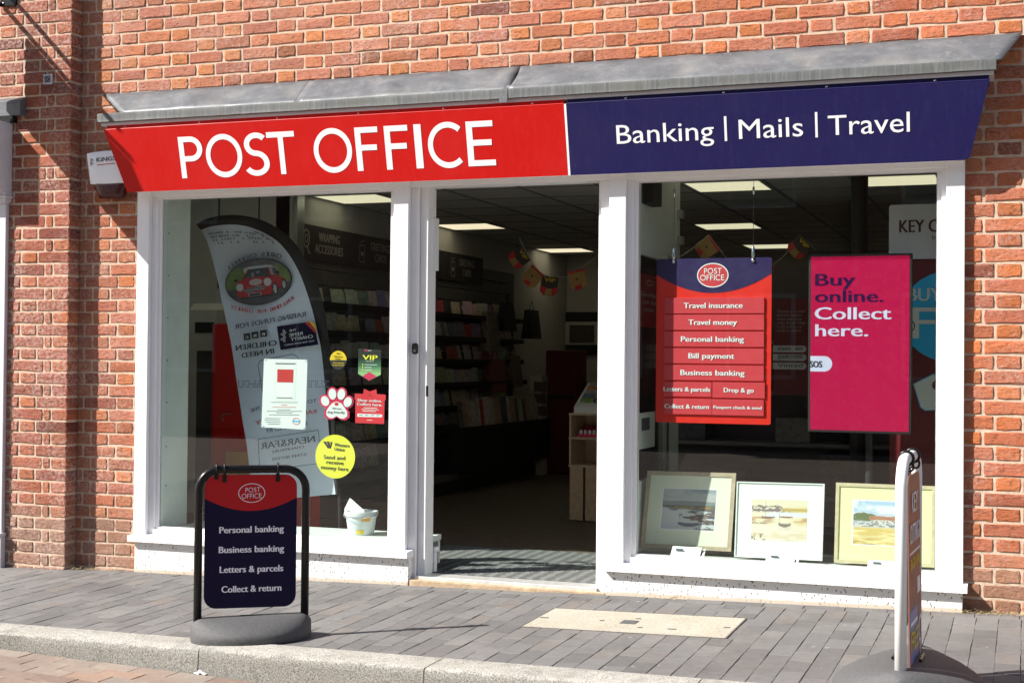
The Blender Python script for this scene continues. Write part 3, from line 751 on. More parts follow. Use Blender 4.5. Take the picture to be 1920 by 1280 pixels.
for xa, xb, dy in ((-5.276, xj2, 0.0), (xj2+.001, -.137, -.002)):           # rolled drip edge along the front
    q = MB(); nn_ = 44; vs = []; rd_ = np.random.default_rng(int(-xa*100))
    for i in range(nn_+1):
        x = xa+(xb-xa)*i/nn_; w1, w2 = rd_.normal(0, .0009), rd_.normal(0, .0009)
        for y, z in ((-.176, 2.674), (-.200, 2.6745), (-.2075, 2.671), (-.2085, 2.664), (-.2065+w1, 2.645), (-.2085+w2, 2.622), (-.204, 2.6185), (-.190, 2.619)): vs.append((x, y+dy, z+w1*.7))
    fs = [[i*8+k, (i+1)*8+k, (i+1)*8+k+1, i*8+k+1] for i in range(nn_) for k in range(7)]+[list(range(8)), [nn_*8+k for k in range(8)][::-1]]
    q.add(vs, [f[::-1] for f in fs]); o = q.build('lead_drip', M['drip'], sf, smooth=True); smooth_by_angle(o, 35)
q = MB(); q.box((xj2-.045, -.2095, 2.60), (xj2, -.2065, 2.652)); q.box((xj2-.001, -.212, 2.615), (xj2+.004, -.206, 2.676)); q.build('lead_clip', M['lead'], sf)
q = MB(); q.box((-5.262, -.186, 2.602), (-.150, .0, 2.640)); q.build('soffit_board', M['neigh'], sf)
# ================================================================== FASCIA SIGN
fs_ = thing('fascia_sign', 'long raked sign, POST OFFICE on red, Banking Mails Travel on navy, above the shopfront', 'shop sign', (-2.7, -.15, 2.4))
FB = np.array((0, -.111, 2.205)); FT = np.array((0, -.200, 2.574)); fup = FT-FB; flen = np.linalg.norm(fup); fup = fup/flen; fn = np.array((0, -fup[2], fup[1]))
XD = -2.308
def fpt(x, t): return np.array((x, 0, 0))+FB+fup*flen*t
def panel(name, bl, br, tr, tl, m, extra=None):
    poly = [fpt(bl, 0), fpt(br, 0)]+([fpt(*extra)] if extra else [])+[fpt(tr, 1), fpt(tl, 1)]
    q = MB(); q.prism(poly, -fn, .012); 
    yl = FT[1]+.012
    q.box((tl+.004, FT[1]+.026, 2.545), (tr-.004, FT[1]+.032, 2.603)); q.tube([(tl, FT[1]+.003, 2.5755), (tr, FT[1]+.003, 2.5755)], .0042, 8)
    q.prism([(tl+.002, FT[1]+.003, 2.5745), (tr-.002, FT[1]+.003, 2.5745), (tr-.002, FT[1]+.036, 2.560), (tl+.002, FT[1]+.036, 2.560)], (0, 0, 1), -.004)
    o = q.build(name, M[m], fs_); return o
panel('red_panel', -5.122, XD-.0065, XD-.0065, -5.232, 'red'); panel('navy_panel', XD+.0065, -.285, -.166, XD+.0065, 'navy', (-.258, .035))
q = MB(); q.prism([fpt(XD-.006, 0), fpt(XD+.006, 0), fpt(XD+.006, 1), fpt(XD-.006, 1)], -fn, .011); q.build('dividing_strip', M['signwhite'], fs_)
q = MB(); q.box((-5.10, -.085, 2.212), (-.29, -.014, 2.59)); q.build('backing_box', M['white'], fs_)
q = MB()
r = random.Random(5)
for i in range(10):
    x = -5.1+i*.52; q.lathe([(.006, 0), (.006, .002), (.002, .004)], (0, 0, 0), 8); q.v[-24:] = [(x+a, FT[1]+.026-c, 2.591+b) for a, b, c in q.v[-24:]]
q.build('fixing_screws', M['steel'], fs_)
fpx = lambda px, py: atP(px, py, FB, fn)
lets = [('P', 338, 381.5), ('O', 387, 454.5), ('S', 459, 504.5), ('T', 503, 555), ('O', 589, 660.5), ('F', 668, 711), ('F', 723, 767), ('I', 778.5, 792), ('C', 803, 866), ('E', 876, 928)]
t0, t1 = .185, .828
for c, a, b in lets:
    am, bm_ = fpx(a, 300-.047*(a-335)), fpx(b, 300-.047*(b-335))
    adv, v, f = strokes(c); xs_ = [p[0] for p in v]; mn, mx_ = min(xs_), max(xs_); mb = MB()
    k = (bm_[0]-am[0])/(mx_-mn)
    mb.add([fpt(am[0]+(p[0]-mn)*k, t0+(t1-t0)*p[1])+fn*(.0012+p[2]) for p in v], f); mb.build('letter', M['signwhite'], fs_)
for s_, x0, x1 in (('Banking', 1157, 1339), ('|', 1359, 1363.5), ('Mails', 1386, 1506), ('|', 1529, 1533.5), ('Travel', 1553, 1706)):
    y_ = lambda x: 270-(x-1157)*.0405
    a, b = fpx(x0, y_(x0)), fpx(x1, y_(x1)); t_ = np.dot(a-FB, fup)
    if s_ == '|':
        q = MB(); w_ = (b[0]-a[0]); zc_ = .10; q.prism([a+fup*(-.008), np.array((b[0], a[1], a[2]))+fup*(-.008), np.array((b[0], a[1], a[2]))+fup*.118, a+fup*.118], fn, .0012); q.build('lettering', M['signwhite'], fs_)
    else: text(fs_, s_, a, np.array((b[0], a[1], a[2])), .097, fn, M['signwhite'], up=fup, bold=.003)

# ================================================================== THINGS OUTSIDE
# doorbell
p = at(779, 653.5, .0); q = MB(); q.prism(poly_y(rrect(p[0]-.017, p[2]-.031, p[0]+.017, p[2]+.031, .014), .0035), FRONT, .016)
bell = tag(q.build('doorbell', M['black']), 'small black rounded bell push on the white board left of the doorway', 'doorbell')
q = MB(); q.prism(poly_y([(p[0]+.009*math.cos(a), p[2]-.012+.009*math.sin(a)) for a in np.linspace(0, 6.283, 17)[:-1]], -.0125), FRONT, .002); q.build('button', M['blackmat'], bell)
# alarm box
A0, A1 = at(163, 287, -.07), at(222, 350, -.07)
axl, axr = A0[0], A0[0]+.335; az1, az0 = at(190, 287, -.07)[2], at(190, 344, -.07)[2]
al = thing('alarm_box', 'white burglar alarm box with dark red lens below, half behind the sign\'s left end', 'alarm box', (axl+.15, 0, az0))
def shell(x0, x1, zt, zb, y0, yf, tap, crown, m, name, par):
    q = MB(); n_, k_ = 12, 8; vs = []
    for j in range(k_+1):
        t = j/k_; z = zt+(zb-zt)*t; in_ = tap*t
        for i in range(n_+1):
            u = i/n_*2-1; xx = (x0+x1)/2+u*((x1-x0)/2-in_); e = max(0, 1-abs(u)**6)*max(0, 1-abs(t*2-1)**8)
            zz = z+crown*(1-u*u)*(1 if t < .5 else -1)*abs(t*2-1)**3
            vs.append((xx, yf-.014*e**.5, zz))
    b = len(vs); rimi = [i for i in range(n_+1)]+[j*(n_+1)+n_ for j in range(1, k_+1)]+[k_*(n_+1)+i for i in range(n_-1, -1, -1)]+[j*(n_+1) for j in range(k_-1, 0, -1)]
    fs = [[j*(n_+1)+i, (j+1)*(n_+1)+i, (j+1)*(n_+1)+i+1, j*(n_+1)+i+1] for j in range(k_) for i in range(n_)]
    for i in rimi: vs.append((vs[i][0], y0, vs[i][2]))
    for a in range(len(rimi)):
        c = (a+1) % len(rimi); fs.append([rimi[a], rimi[c], b+c, b+a])
    q.add(vs, fs); o = q.build(name, m, par, smooth=True); smooth_by_angle(o, 50); return o
shell(axl, axr, az1, az0, -.030, -.072, .030, .012, M['alarm_white'], 'cover', al)
shell(axl+.035, axr-.035, az0+.012, az0-.088, -.028, -.062, .055, .004, M['red_lens'], 'lens', al)
q = MB(); q.box((axl+.03, -.031, az0-.03), (axr-.03, -.002, az1-.02)); q.build('back_plate', M['red_lens'], al)
Y_ = -.0875
text(al, 'KiNGS', at(181, 304, Y_), at(217, 300.5, Y_)+np.array((0, 0, 0)), .026, FRONT, M['inkgrey'], bold=.05, off=.001)
q = MB(); q.prism([at(182, 310.2, Y_), at(216, 306.9, Y_), at(216, 305.6, Y_), at(182, 308.9, Y_)], FRONT, .001); q.build('text_line', M['inkred'], al)
q = MB()
for i in range(6):
    a = at(169, 298+i*2.3, Y_); q.prism([a, a+np.array((.014+.008*math.sin(i*2.1), 0, 0)), a+np.array((.020+.008*math.sin(i*2.1), 0, -.004)), a+np.array((0.0, 0, -.004))], FRONT, .001)
q.build('emblem', M['inkgrey'], al)
# carved badge on the pier
c_ = at(91, 149.5, PIER_Y); bd = thing('pier_badge', 'small square grey relief badge fixed to the shaded brick pier', 'badge', c_)
q = MB(); q.prism([(c_[0]-.031, PIER_Y+.002, c_[2]-.030), (c_[0]+.031, PIER_Y+.002, c_[2]-.032), (c_[0]+.033, PIER_Y+.002, c_[2]+.032), (c_[0]-.031, PIER_Y+.002, c_[2]+.032)], FRONT, .012); q.build('plate', M['neigh'], bd)
q = MB(); [q.tube([(c_[0]+sx_*.014+.009*math.cos(t), PIER_Y-.012, c_[2]+sz_*.013+.008*math.sin(t)) for t in np.linspace(0, 6.283, 11)[:-1]], .0035, 6, closed=True) for sx_, sz_ in ((-.9, .8), (.8, .9), (-.7, -.9), (.9, -.7))]; q.build('relief', M['inkgrey'], bd, smooth=True)
# projecting sign on a bracket: foot in view at the top left corner, panel just above the frame throws the shadow on the pier
f0 = at(18, 2, PIER_Y); XB = f0[0]-.055
KX, KZ = SUN[0]/SUN[1], -SUN[2]/SUN[1]
pe = at(48, 120, PIER_Y); y_in = PIER_Y-(pe[0]-XB)/KX
po = fpx(218, 246); y_out = po[1]-(po[0]-XB)/KX
pz = at(94, 291, PIER_Y); z_b = pz[2]+KZ*(pz[0]-XB)/KX
pt = at(60, 68, PIER_Y); z_t = pt[2]+KZ*(pt[0]-XB)/KX
bs = thing('projecting_sign', 'dark bracket foot of a projecting sign at the top left corner of the brick pier', 'hanging sign', (XB, PIER_Y, f0[2]+.1))
q = MB(); q.prism(poly_y(rrect(at(3, 2, PIER_Y)[0], at(20, 12, PIER_Y)[2], at(32, 2, PIER_Y)[0], f0[2]+.30, .012), PIER_Y+.003), FRONT, .016); q.build('wall_plate', M['black'], bs)
q = MB(); bc = at(6.5, 7, PIER_Y-.013); q.lathe([(.007, 0), (.007, .004), (.002, .006)], (0, 0, 0), 8); q.v = [(bc[0]+a, PIER_Y-.0125-c, bc[2]+b) for a, b, c in q.v]; q.build('bolt', M['steel'], bs)
zb1 = at(32, 9, PIER_Y)[2]
for dz in (0.0, .115):
    q = MB(); q.box((XB-.008, y_out-.02, zb1+dz-.010), (XB+.008, PIER_Y-.012, zb1+dz+.014)); q.build('bracket_bar', M['black'], bs)
q = MB(); q.box((XB-.012, y_out, z_b), (XB+.012, y_in, min(z_t, zb1-.035))); q.build('sign_panel', M['navy'], bs)
for yy in (y_out+.06, y_in-.06):
    q = MB(); q.box((XB-.003, yy-.006, min(z_t, zb1-.035)), (XB+.003, yy+.006, zb1-.010)); q.build('hanger', M['black'], bs)
# neighbouring shopfront, only its right end in view
NY = -.245
nb = thing('neighbour_shopfront', 'pale grey end of the neighbouring shopfront against the left side of the brick pier', 'shopfront', (-6.6, -.1, 0))
nx = lambda px, py, Y=PIER_Y: at(px, py, Y)
c1 = nx(23, 300)[0]; zc0, zc1 = nx(12, 359, -.18)[2], nx(12, 228, -.18)[2]
q = MB(); q.box((-7.3, NY, zc0), (c1, PIER_Y+.0, zc1), 0, .004); q.build('fascia', M['neigh'], nb)
q = MB(); x_l = nx(38, 210, -.16)[0]; za, zb_ = nx(20, 190, -.18)[2], nx(20, 214, -.2)[2]
q.prism([(-7.3, PIER_Y-.004, za+.035), (-7.3, -.150, za+.012), (-7.3, -.162, za), (-7.3, -.162, zb_), (-7.3, PIER_Y-.004, zb_)], (1, 0, 0), x_l+7.3); q.build('lead_capping', M['lead'], nb)
q = MB(); q.prism([(-7.3, PIER_Y-.003, zc1+.001), (-7.3, -.135, zc1+.001), (-7.3, -.156, zb_-.001), (-7.3, PIER_Y-.003, zb_-.001)], (1, 0, 0), nx(33, 225)[0]+7.3); q.build('soffit_board', M['black'], nb)
xp = nx(14.5, 600)[0]; xc = nx(24, 367)[0]
q = MB()
for i, (dz, ex) in enumerate(((0, .0), (-.020, .006), (-.038, -.004), (-.05, -.012))):
    q.box((-7.3, -.17-ex, zc0+dz-.018), (xc+ex-.004, PIER_Y, zc0+dz), 0, .003)
q.build('capital', M['neigh'], nb)
zb0 = nx(10, 997)[2]
q = MB(); q.box((-6.75, -.136, zb0), (xp, PIER_Y, zc0-.068), 0, .004); q.build('pilaster', M['neigh'], nb)
q = MB(); q.box((-6.8, -.165, zb0-.018), (xp+.014, PIER_Y, zb0), 0, .006); q.box((-6.78, -.150, -.3), (xp+.006, PIER_Y, zb0-.018), 0, .003); q.build('pilaster_base', M['neigh'], nb)

# ------------------------------------------------ pavement sign with post office panel
PL, PR = atG(370, 1162, .10), atG(571, 1151, .10)
dU = np.array((PR[0]-PL[0], PR[1]-PL[1], 0)); Wd = np.linalg.norm(dU); dU /= Wd; dN = np.array((dU[1], -dU[0], 0)); mid = (PL+PR)/2; UPZ = np.array((0, 0, 1.0))
ab = thing('pavement_sign', 'swinging pavement sign with a red and navy panel in a black hoop frame', 'pavement sign', (mid[0], mid[1], gz(mid[0], mid[1])))
fp = lambda px, py, d=0.0: atP(px, py, mid+dN*d, dN)
rt = .0185; ztop = fp(470, 879)[2]; zlow = gz(*mid[:2])+.04; rr = .095
hl, hr = -Wd/2, Wd/2; path = [mid*np.array((1, 1, 0))+dU*hl+UPZ*zlow]
for i in range(9):
    a = math.pi-i/8*math.pi/2; path.append(mid*np.array((1, 1, 0))+dU*(hl+rr+rr*math.cos(a))+UPZ*(ztop-rr+rr*math.sin(a)))
for i in range(9):
    a = math.pi/2-i/8*math.pi/2; path.append(mid*np.array((1, 1, 0))+dU*(hr-rr+rr*math.cos(a))+UPZ*(ztop-rr+rr*math.sin(a)))
path.append(mid*np.array((1, 1, 0))+dU*hr+UPZ*zlow)
q = MB(); q.tube(path, rt, 14); q.build('frame', M['black'], ab, smooth=True)
def uv(px, py): v = fp(px, py)-mid; return np.dot(v, dU), v[2]+mid[2]
pl, pzt = uv(384.5, 900); pr_, _ = uv(557, 890); _, pzt = uv(470, 889.5); _, pzb = uv(470, 1138)
Pp = lambda u, z, d=0.0: np.array((mid[0], mid[1], 0))+dU*u+UPZ*z+dN*d
out = rrect(pl, pzb, pr_, pzt, .055)
q = MB(); q.prism([Pp(u, z, -.004) for u, z in out], dN, .008); pan = q.build('panel', M['abnavy'], ab)
uc = (pl+pr_)/2; zed = uv(386, 934)[1]; zmid = uv(475, 957)[1]
arc = lambda t: zmid+(zed-zmid)*((t-uc)/((pr_-pl)/2))**2
topc = [(u, z) for u, z in out if z > zed+.01]
topc = [(pr_, zed)]+topc+[(pl, zed)]
q = MB(); q.prism([Pp(u, z, .004) for u, z in topc+[(t, arc(t)) for t in np.linspace(pl, pr_, 17)[1:-1]]], dN, .0006); q.build('red_field', M['abred'], pan)
lc = uv(472, 923.5); q = MB(); ring(q, Pp(lc[0], lc[1], .0055), dU, UPZ, .0605, .044, .0028)
for wd, y0, x0, x1 in (('POST', 922, 460, 487.5), ('OFFICE', 933.5, 453, 490.5)):
    a, b = uv(x0, y0+.6), uv(x1, y0-.8); po_word(q, wd, Pp(a[0], a[1], .005), Pp(b[0], b[1], .005), .0215, dN, (0, 0, 1), w=.10)
q.build('emblem', M['abtext'], pan)
for s_, x0, x1, y0, y1 in (('Personal banking', 411.5, 531.5, 999, 995.5), ('Business banking', 410.5, 532, 1036, 1032.5), ('Letters & parcels', 412, 530.5, 1073, 1069.5), ('Collect & return', 415.5, 527, 1110, 1106)):
    a, b = uv(x0, y0), uv(x1, y1); text(pan, s_, Pp(a[0], a[1], .005), Pp(b[0], b[1], .005), .0290, dN, M['abtext'], bold=.05)
for px in (406, 421, 521):
    u, z = uv(px, 884); q = MB(); ring_ = [(u+.0, 0)]
    q.tube([Pp(u, ztop+.024*math.sin(a), .024*math.cos(a)) for a in np.linspace(0, 6.283, 13)[:-1]], .0055, 6, closed=True)
    q.prism([Pp(u-.009, ztop-.022, -.009), Pp(u+.009, ztop-.022, -.009), Pp(u+.009, ztop-.058 if px != 406 else ztop-.045, -.009), Pp(u-.009, ztop-.058 if px != 406 else ztop-.045, -.009)], dN, .018)
    q.build('hanging_clip', M['black'], ab)
# half-moon ballast base
def dome(c, U, V, ru, rv, h, m, par, lip=.036):
    """moulded ballast base: level ridge along the frame, sides sloping to a low lip, half-moon plan"""
    q = MB(); nu = 28; vs = []; c = np.array(c, float); U = np.array(U); V = np.array(V)
    prof = [(1.0, 0.0), (1.02, .15), (1.02, .28), (.98, .40), (.90, .53), (.76, .69), (.56, .83), (.36, .93), (.20, .98), (.08, 1.0)]
    for i in range(nu+1):
        a = -1+2*i/nu; u = math.copysign(abs(math.sin(a*math.pi/2)), a); vw = rv*(max(0, 1-abs(u)**2.2))**.62+.016
        hh = h*(1-.30*max(0, (abs(u)-.86)/.14)**2)
        for sgn, pr in ((-1, prof), (1, prof[::-1])):
            for t, z in pr:
                p_ = c+U*ru*u*(1.0 if z > .1 else .99)+V*sgn*vw*t; p_[2] = gz(p_[0], p_[1])+.002+hh*z; vs.append(p_)
    k_ = 2*len(prof); fs = [[i*k_+k, i*k_+(k+1) % k_, (i+1)*k_+(k+1) % k_, (i+1)*k_+k] for i in range(nu) for k in range(k_)]
    fs += [list(range(k_))[::-1], [nu*k_+k for k in range(k_)]]
    q.add(vs, fs); o = q.build('base', m, par, smooth=True); smooth_by_angle(o, 55); return o
dome((mid[0], mid[1], 0), dU, dN, Wd/2+.030, .150, .108, M['rubber'], ab)
q = MB(); q.prism([Pp(-.05, gz(*mid[:2])+.104, .0), Pp(.05, gz(*mid[:2])+.104, 0), Pp(.05, gz(*mid[:2])+.113, 0), Pp(-.05, gz(*mid[:2])+.113, 0)], dN, .012); q.build('panel_stop', M['blackmat'], ab)

# ------------------------------------------------ second pavement sign, seen nearly edge-on
bn, bf = np.array((-.420, -2.03)), np.array((-.398, -1.58)); bm2 = (bn+bf)/2; bU = np.array((*(bf-bn), 0.0)); bW = np.linalg.norm(bU); bU /= bW; bN = np.array((bU[1], -bU[0], 0))   # bN points to +X
a2 = thing('pavement_sign', 'white-framed pavement sign seen edge-on, brown key cutting panels, at the lower right', 'pavement sign', (bm2[0], bm2[1], gz(*bm2)))
B_ = lambda u, z, d=0.0: np.array((bm2[0], bm2[1], 0))+bU*u+UPZ*z+bN*d
zt2 = .858; z02 = gz(*bm2)+.05; hw = bW/2; r2 = .10; path = [B_(-hw, z02)]
for i in range(9): a = math.pi-i/8*math.pi/2; path.append(B_(-hw+r2+r2*math.cos(a), zt2-r2+r2*math.sin(a)))
for i in range(9): a = math.pi/2-i/8*math.pi/2; path.append(B_(hw-r2+r2*math.cos(a), zt2-r2+r2*math.sin(a)))
path.append(B_(hw, z02)); q = MB(); q.tube(path, .021, 14); q.build('frame', M['white'], a2, smooth=True)
lean = .02
for sgn, zlo in ((-1, .20), (1, .055)):
    q = MB(); pts = [(-hw+.05, zlo+.02), (-hw+.07, zlo), (hw-.07, zlo), (hw-.05, zlo+.02), (hw-.05, zt2-.09), (hw-.075, zt2-.062), (-hw+.075, zt2-.062), (-hw+.05, zt2-.09)]
    fd = lambda z: sgn*(.010+lean*(zt2-z)*.9)
    q.prism([B_(u, z, fd(z)) for u, z in pts], bN*sgn, .005); pn = q.build('panel', M['brown'], a2)
    if sgn < 0: pn['label'] = 'left-hand brown panel of the sign'
    nf = bN*sgn
    def line(s_, w_, z, cap, m, b=.03, c0=0.0):
        text(pn, s_, B_(c0-sgn*w_/2, z, fd(z)+sgn*.0055), B_(c0+sgn*w_/2, z, fd(z)+sgn*.0055), cap, nf, m, bold=b)
    line('KEY', .17, .655, .075, M['signwhite']); line('CUTTING &', .30, .545, .070, M['signwhite'])
    q = MB(); q.prism([B_(u, z, fd(z)+sgn*.0052) for u, z in ((-.15, .505), (.15, .505), (.15, .512), (-.15, .512))], nf, .0008); q.build('rule', M['signwhite'], pn)
    line('ENGRAVING', .29, .45, .040, M['gold'])
    q = MB(); q.prism([B_(u, z, fd(z)+sgn*.0052) for u, z in ((.06, .34), (.145, .34), (.145, .40), (.06, .40))], nf, .0008); q.build('notice', M['signwhite'], pn)
    if sgn > 0:
        q = MB(); q.prism([B_(u, z, fd(z)+sgn*.0052) for u, z in ((-.17, .085), (.06, .085), (.06, .30), (-.17, .30))], nf, .0008); q.build('blue_block', M['blueblock'], pn)
        q = MB(); q.prism([B_(u, z, fd(z)+sgn*.0062) for u, z in ((-.15, .245), (.04, .245), (.04, .258), (-.15, .258))], nf, .0006); q.build('text_line', M['signwhite'], pn); line('FREE', .21, .15, .075, M['gold'], c0=-.055)
    if sgn > 0:
        q = MB(); ring(q, B_(.115, .20, fd(.20)+.007), bU, UPZ, .045, .055, .014); q.prism([B_(u, z, fd(z)+.0055) for u, z in ((.107, .08), (.123, .08), (.123, .15), (.107, .15))], nf, .0008); q.build('key_symbol', M['signwhite'], pn)
for u in (-.09, .09):
    q = MB(); q.tube([B_(u, zt2+.026*math.sin(a), .026*math.cos(a)) for a in np.linspace(0, 6.283, 15)[:-1]], .0055, 6, closed=True)
    for s_ in (-1, 1): q.tube([B_(u, zt2-.03+.018*math.sin(a), s_*(.012+.014*math.cos(a))) for a in np.linspace(0, 6.283, 11)[:-1]], .0045, 6, closed=True)
    q.build('hanging_hook', M['black'], a2, smooth=True)
dome((bm2[0], bm2[1], 0), bU, bN, hw+.075, .258, .130, M['rubber'], a2)
q = MB(); zz = gz(*bm2)+.132; q.tube([B_(-.06, zz+.004, -.05), B_(.06, zz+.004, -.05)], .006, 6); q.build('panel_stop', M['black'], a2)
q = MB(); q.tube([B_(-.06, zz+.004, .05), B_(.06, zz+.004, .05)], .006, 6); q.build('panel_stop', M['black'], a2)

# ================================================================== SHOP INTERIOR
ZC, ZF, XL, YB, XRW = 2.50, -.02, -5.35, 9.3, .62
fl = MB().box((-6.6, .12, -.3), (XRW+.2, YB+.3, ZF)).build('shop_floor', M['darkfloor']); tag(fl, 'dark wood floor inside the shop', None, kind='structure')
rf = tag(MB().box((-6.7, .24, ZC+.20), (XRW+.2, YB+.3, ZC+.3)).build('sun_block_slab', M['wall_dark']), 'unseen slab added above the shop ceiling to block the sun', None, kind='structure')  # unseen slab added to keep sun from leaking into the room
ce = MB()
tx0, ty0, ts = -6.55, .20, .6
LIGHTS = [(-5.19, 5.55), (-2.66, 5.62), (-2.60, 2.62), (-.95, 2.66), (-5.12, 2.60), (-5.05, 8.42), (-2.80, 8.42), (-.9, 5.62), (-.95, 8.4), (-5.75, 1.30), (-4.20, 1.30), (-2.60, 1.30), (-.95, 1.30)]  # last four panels are unseen, added to brighten the front of the shop
nxg, nyg = 12, 16
for i in range(nxg+1): ce.box((tx0+i*ts-.012, .2, ZC-.004), (tx0+i*ts+.012, YB+.1, ZC+.03))
for j in range(nyg+1): ce.box((tx0, ty0+j*ts-.012, ZC-.0035), (tx0+nxg*ts, ty0+j*ts+.012, ZC+.029))
ceil = tag(ce.build('ceiling', M['cgrid']), 'suspended tile ceiling inside the shop', None, kind='structure')
tm = None; lit = set()
lights_snapped = []
for lx, ly in LIGHTS:
    i, j = round((lx-.3+.6-tx0)/ts-.5), round((ly-.3-ty0)/ts+.0); lit.add((i, j)); lights_snapped.append((i, j))
for i in range(nxg):
    for j in range(nyg):
        if (i, j) in lit: continue
        if tm is None:
            o = MB().box((-ts/2+.013, -ts/2+.013, -.002), (ts/2-.013, ts/2-.013, .014)).build('ceiling_tile', M['ceil'], ceil); tm = o
        else:
            o = tm.copy(); COL.objects.link(o); o.parent = ceil
        o.location = (tx0+(i+.5)*ts, ty0+(j+.5)*ts, ZC+.002)
LLAB = ['lit square ceiling panel at the top left of the doorway, nearest there', 'lit square ceiling panel above the red hanging board, midway back', 'lit ceiling panel cut by the top left corner of the right window', 'lit ceiling panel cut by the top right corner of the right window', 'lit ceiling panel cut by the top edge of the left window',
        'lit ceiling panel deep in the shop at the right of the doorway', 'small lit ceiling panel just above the magenta screen\'s left corner', 'lit ceiling panel hidden behind the white key sign', 'lit ceiling panel at the far right rear of the shop', 'unseen fill-light panel added above the feather flag, just inside the left window', 'unseen fill-light panel added just inside the window, left of the doorway', 'unseen fill-light panel added just inside the doorway', 'unseen fill-light panel added above the framed watercolours, just inside the right window']
for k, ((i, j), lb) in enumerate(zip(lights_snapped, LLAB)):
    x, y = tx0+(i+.5)*ts, ty0+(j+.5)*ts
    t_ = thing('ceiling_light', lb, 'ceiling light', (x, y, ZC), 'lit ceiling panels')
    MB().box((x-.268, y-.268, ZC-.004), (x+.268, y+.268, ZC+.004)).build('diffuser', M['lamp'], t_)
    q = MB()
    for a, b in (((x-.288, y-.288), (x+.288, y-.268)), ((x-.288, y+.268), (x+.288, y+.288)), ((x-.288, y-.268), (x-.268, y+.268)), ((x+.268, y-.268), (x+.288, y+.268))): q.box((*a, ZC-.006), (*b, ZC+.012))
    q.build('frame', M['white_in'], t_)
def room_wall(lbl, a, b, m): return tag(MB().box(a, b).build('shop_wall', M[m]), lbl, 'wall')
room_wall('dark left wall of the shop behind the card shelves', (XL-.12, 2.3, ZF), (XL, YB, ZC+.2), 'wall_in')
aw = room_wall('pale panelled wall behind the feather flag in the left window', (-6.55, 2.30, ZF), (XL+.06, 2.38, ZC+.2), 'white_in')
for px in (411, 486):
    x = at(px, 400, 2.3)[0]; MB().box((x-.006, 2.296, ZF), (x+.006, 2.302, ZC)).build('panel_joint', M['inkgrey'], aw)
MB().box((XL+.045, 2.285, ZF), (XL+.075, 2.40, ZC)).build('corner_trim', M['alu'], aw)
room_wall('side wall of the recess at the far left of the left window', (-6.65, .24, ZF), (-6.55, 2.38, ZC+.2), 'wall_in')
room_wall('back wall of the shop, seen dimly through the doorway', (XL-.2, YB, ZF), (XRW+.2, YB+.1, ZC+.2), 'wall_in')
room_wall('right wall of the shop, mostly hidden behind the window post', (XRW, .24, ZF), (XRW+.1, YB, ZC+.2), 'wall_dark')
MB().box((-6.65, .10, 2.21), (XRW+.1, .238, ZC+.25)).build('shop_wall', M['wall_in']); tag(bpy.data.objects['shop_wall.005'] if 'shop_wall.005' in bpy.data.objects else None, 'wall strip above the shop windows, inside', 'wall')
for a, b in (((-6.65, .10, ZF), (-5.02, .238, 2.21)), ((-.34, .10, ZF), (XRW+.1, .238, 2.21))):
    o = MB().box(a, b).build('shop_wall', M['wall_in']); tag(o, 'inner face of the front wall left of the window' if a[0] < -3 else 'inner face of the front wall right of the window', 'wall')

# door mat
q = MB(); p0 = atZ(841, 1014.7, -.012); yb_ = 1.30
mat_ = thing('door_mat', 'dark ribbed entrance mat on the floor just inside the doorway', 'door mat', (-2.7, .7, ZF))
q.box((-3.62, .121, ZF-.001), (-2.02, yb_, ZF+.007)); q.build('backing', M['blackmat'], mat_)
q = MB(); r = random.Random(2)
for i in range(46):
    y = .135+i*(yb_-.15)/46
    n_ = 40; 
    pts = [(-3.60+1.56*k/n_, y+(.0065 if k % 2 else -.0065)) for k in range(n_+1)]
    vs = []
    for x_, y_ in pts: vs += [(x_, y_-.0042, ZF+.0075), (x_, y_, ZF+.0125), (x_, y_+.0042, ZF+.0075)]
    q.add(vs, [[3*k+c, 3*(k+1)+c, 3*(k+1)+c+1, 3*k+c+1] for k in range(n_) for c in (0, 1)])
o = q.build('ribs', pm('mat_rib', (.095, .10, .097), .8, var=.3, scale=60), mat_); o['kind'] = 'stuff'

# ---------------------------------------------- card display along the left wall
cdp = thing('card_display', 'dark slatwall card display running down the left side of the shop', 'shelving', (XL, 4.8, 0))
YD0, YD1 = 2.42, 7.3
for i in range(15):
    z = .30+i*.125
    MB().box((XL+.002, YD0, z), (XL+.030, YD1, z+.113)).build('slat', M['slat'], cdp)
MB().box((XL+.002, YD0-.02, ZF), (-4.95, YD1, .155)).build('base_deck', M['slat'], cdp)
MB().box((-4.949, YD0-.02, ZF), (-4.945, YD1, .10)).build('kick_strip', M['blackmat'], cdp)
rows = [1.62, 1.40, 1.18, .96, .74, .52, .30]
for z in rows:
    q = MB(); dp = .20-.04*(z > 1)+.10*(z < .6); q.box((XL+.031, YD0+.02, z-.012), (XL+.03+dp, YD1-.1, z-.006)); q.box((XL+.03+dp-.004, YD0+.02, z-.012), (XL+.03+dp, YD1-.1, z+.035)); q.build('shelf', M['blackmat'], cdp)
cm = None; r = random.Random(11)
ONES = ['first', 'second', 'third', 'fourth', 'fifth', 'sixth', 'seventh', 'eighth', 'ninth', 'tenth', 'eleventh', 'twelfth', 'thirteenth', 'fourteenth', 'fifteenth', 'sixteenth', 'seventeenth', 'eighteenth', 'nineteenth']
ORDN = ONES+['twentieth']+['twenty-'+q_ for q_ in ONES[:9]]+['thirtieth']+['thirty-'+q_ for q_ in ONES[:9]]+['fortieth']
ROWN = ['topmost', 'second highest', 'third highest', 'middle', 'third lowest', 'second lowest', 'lowest']
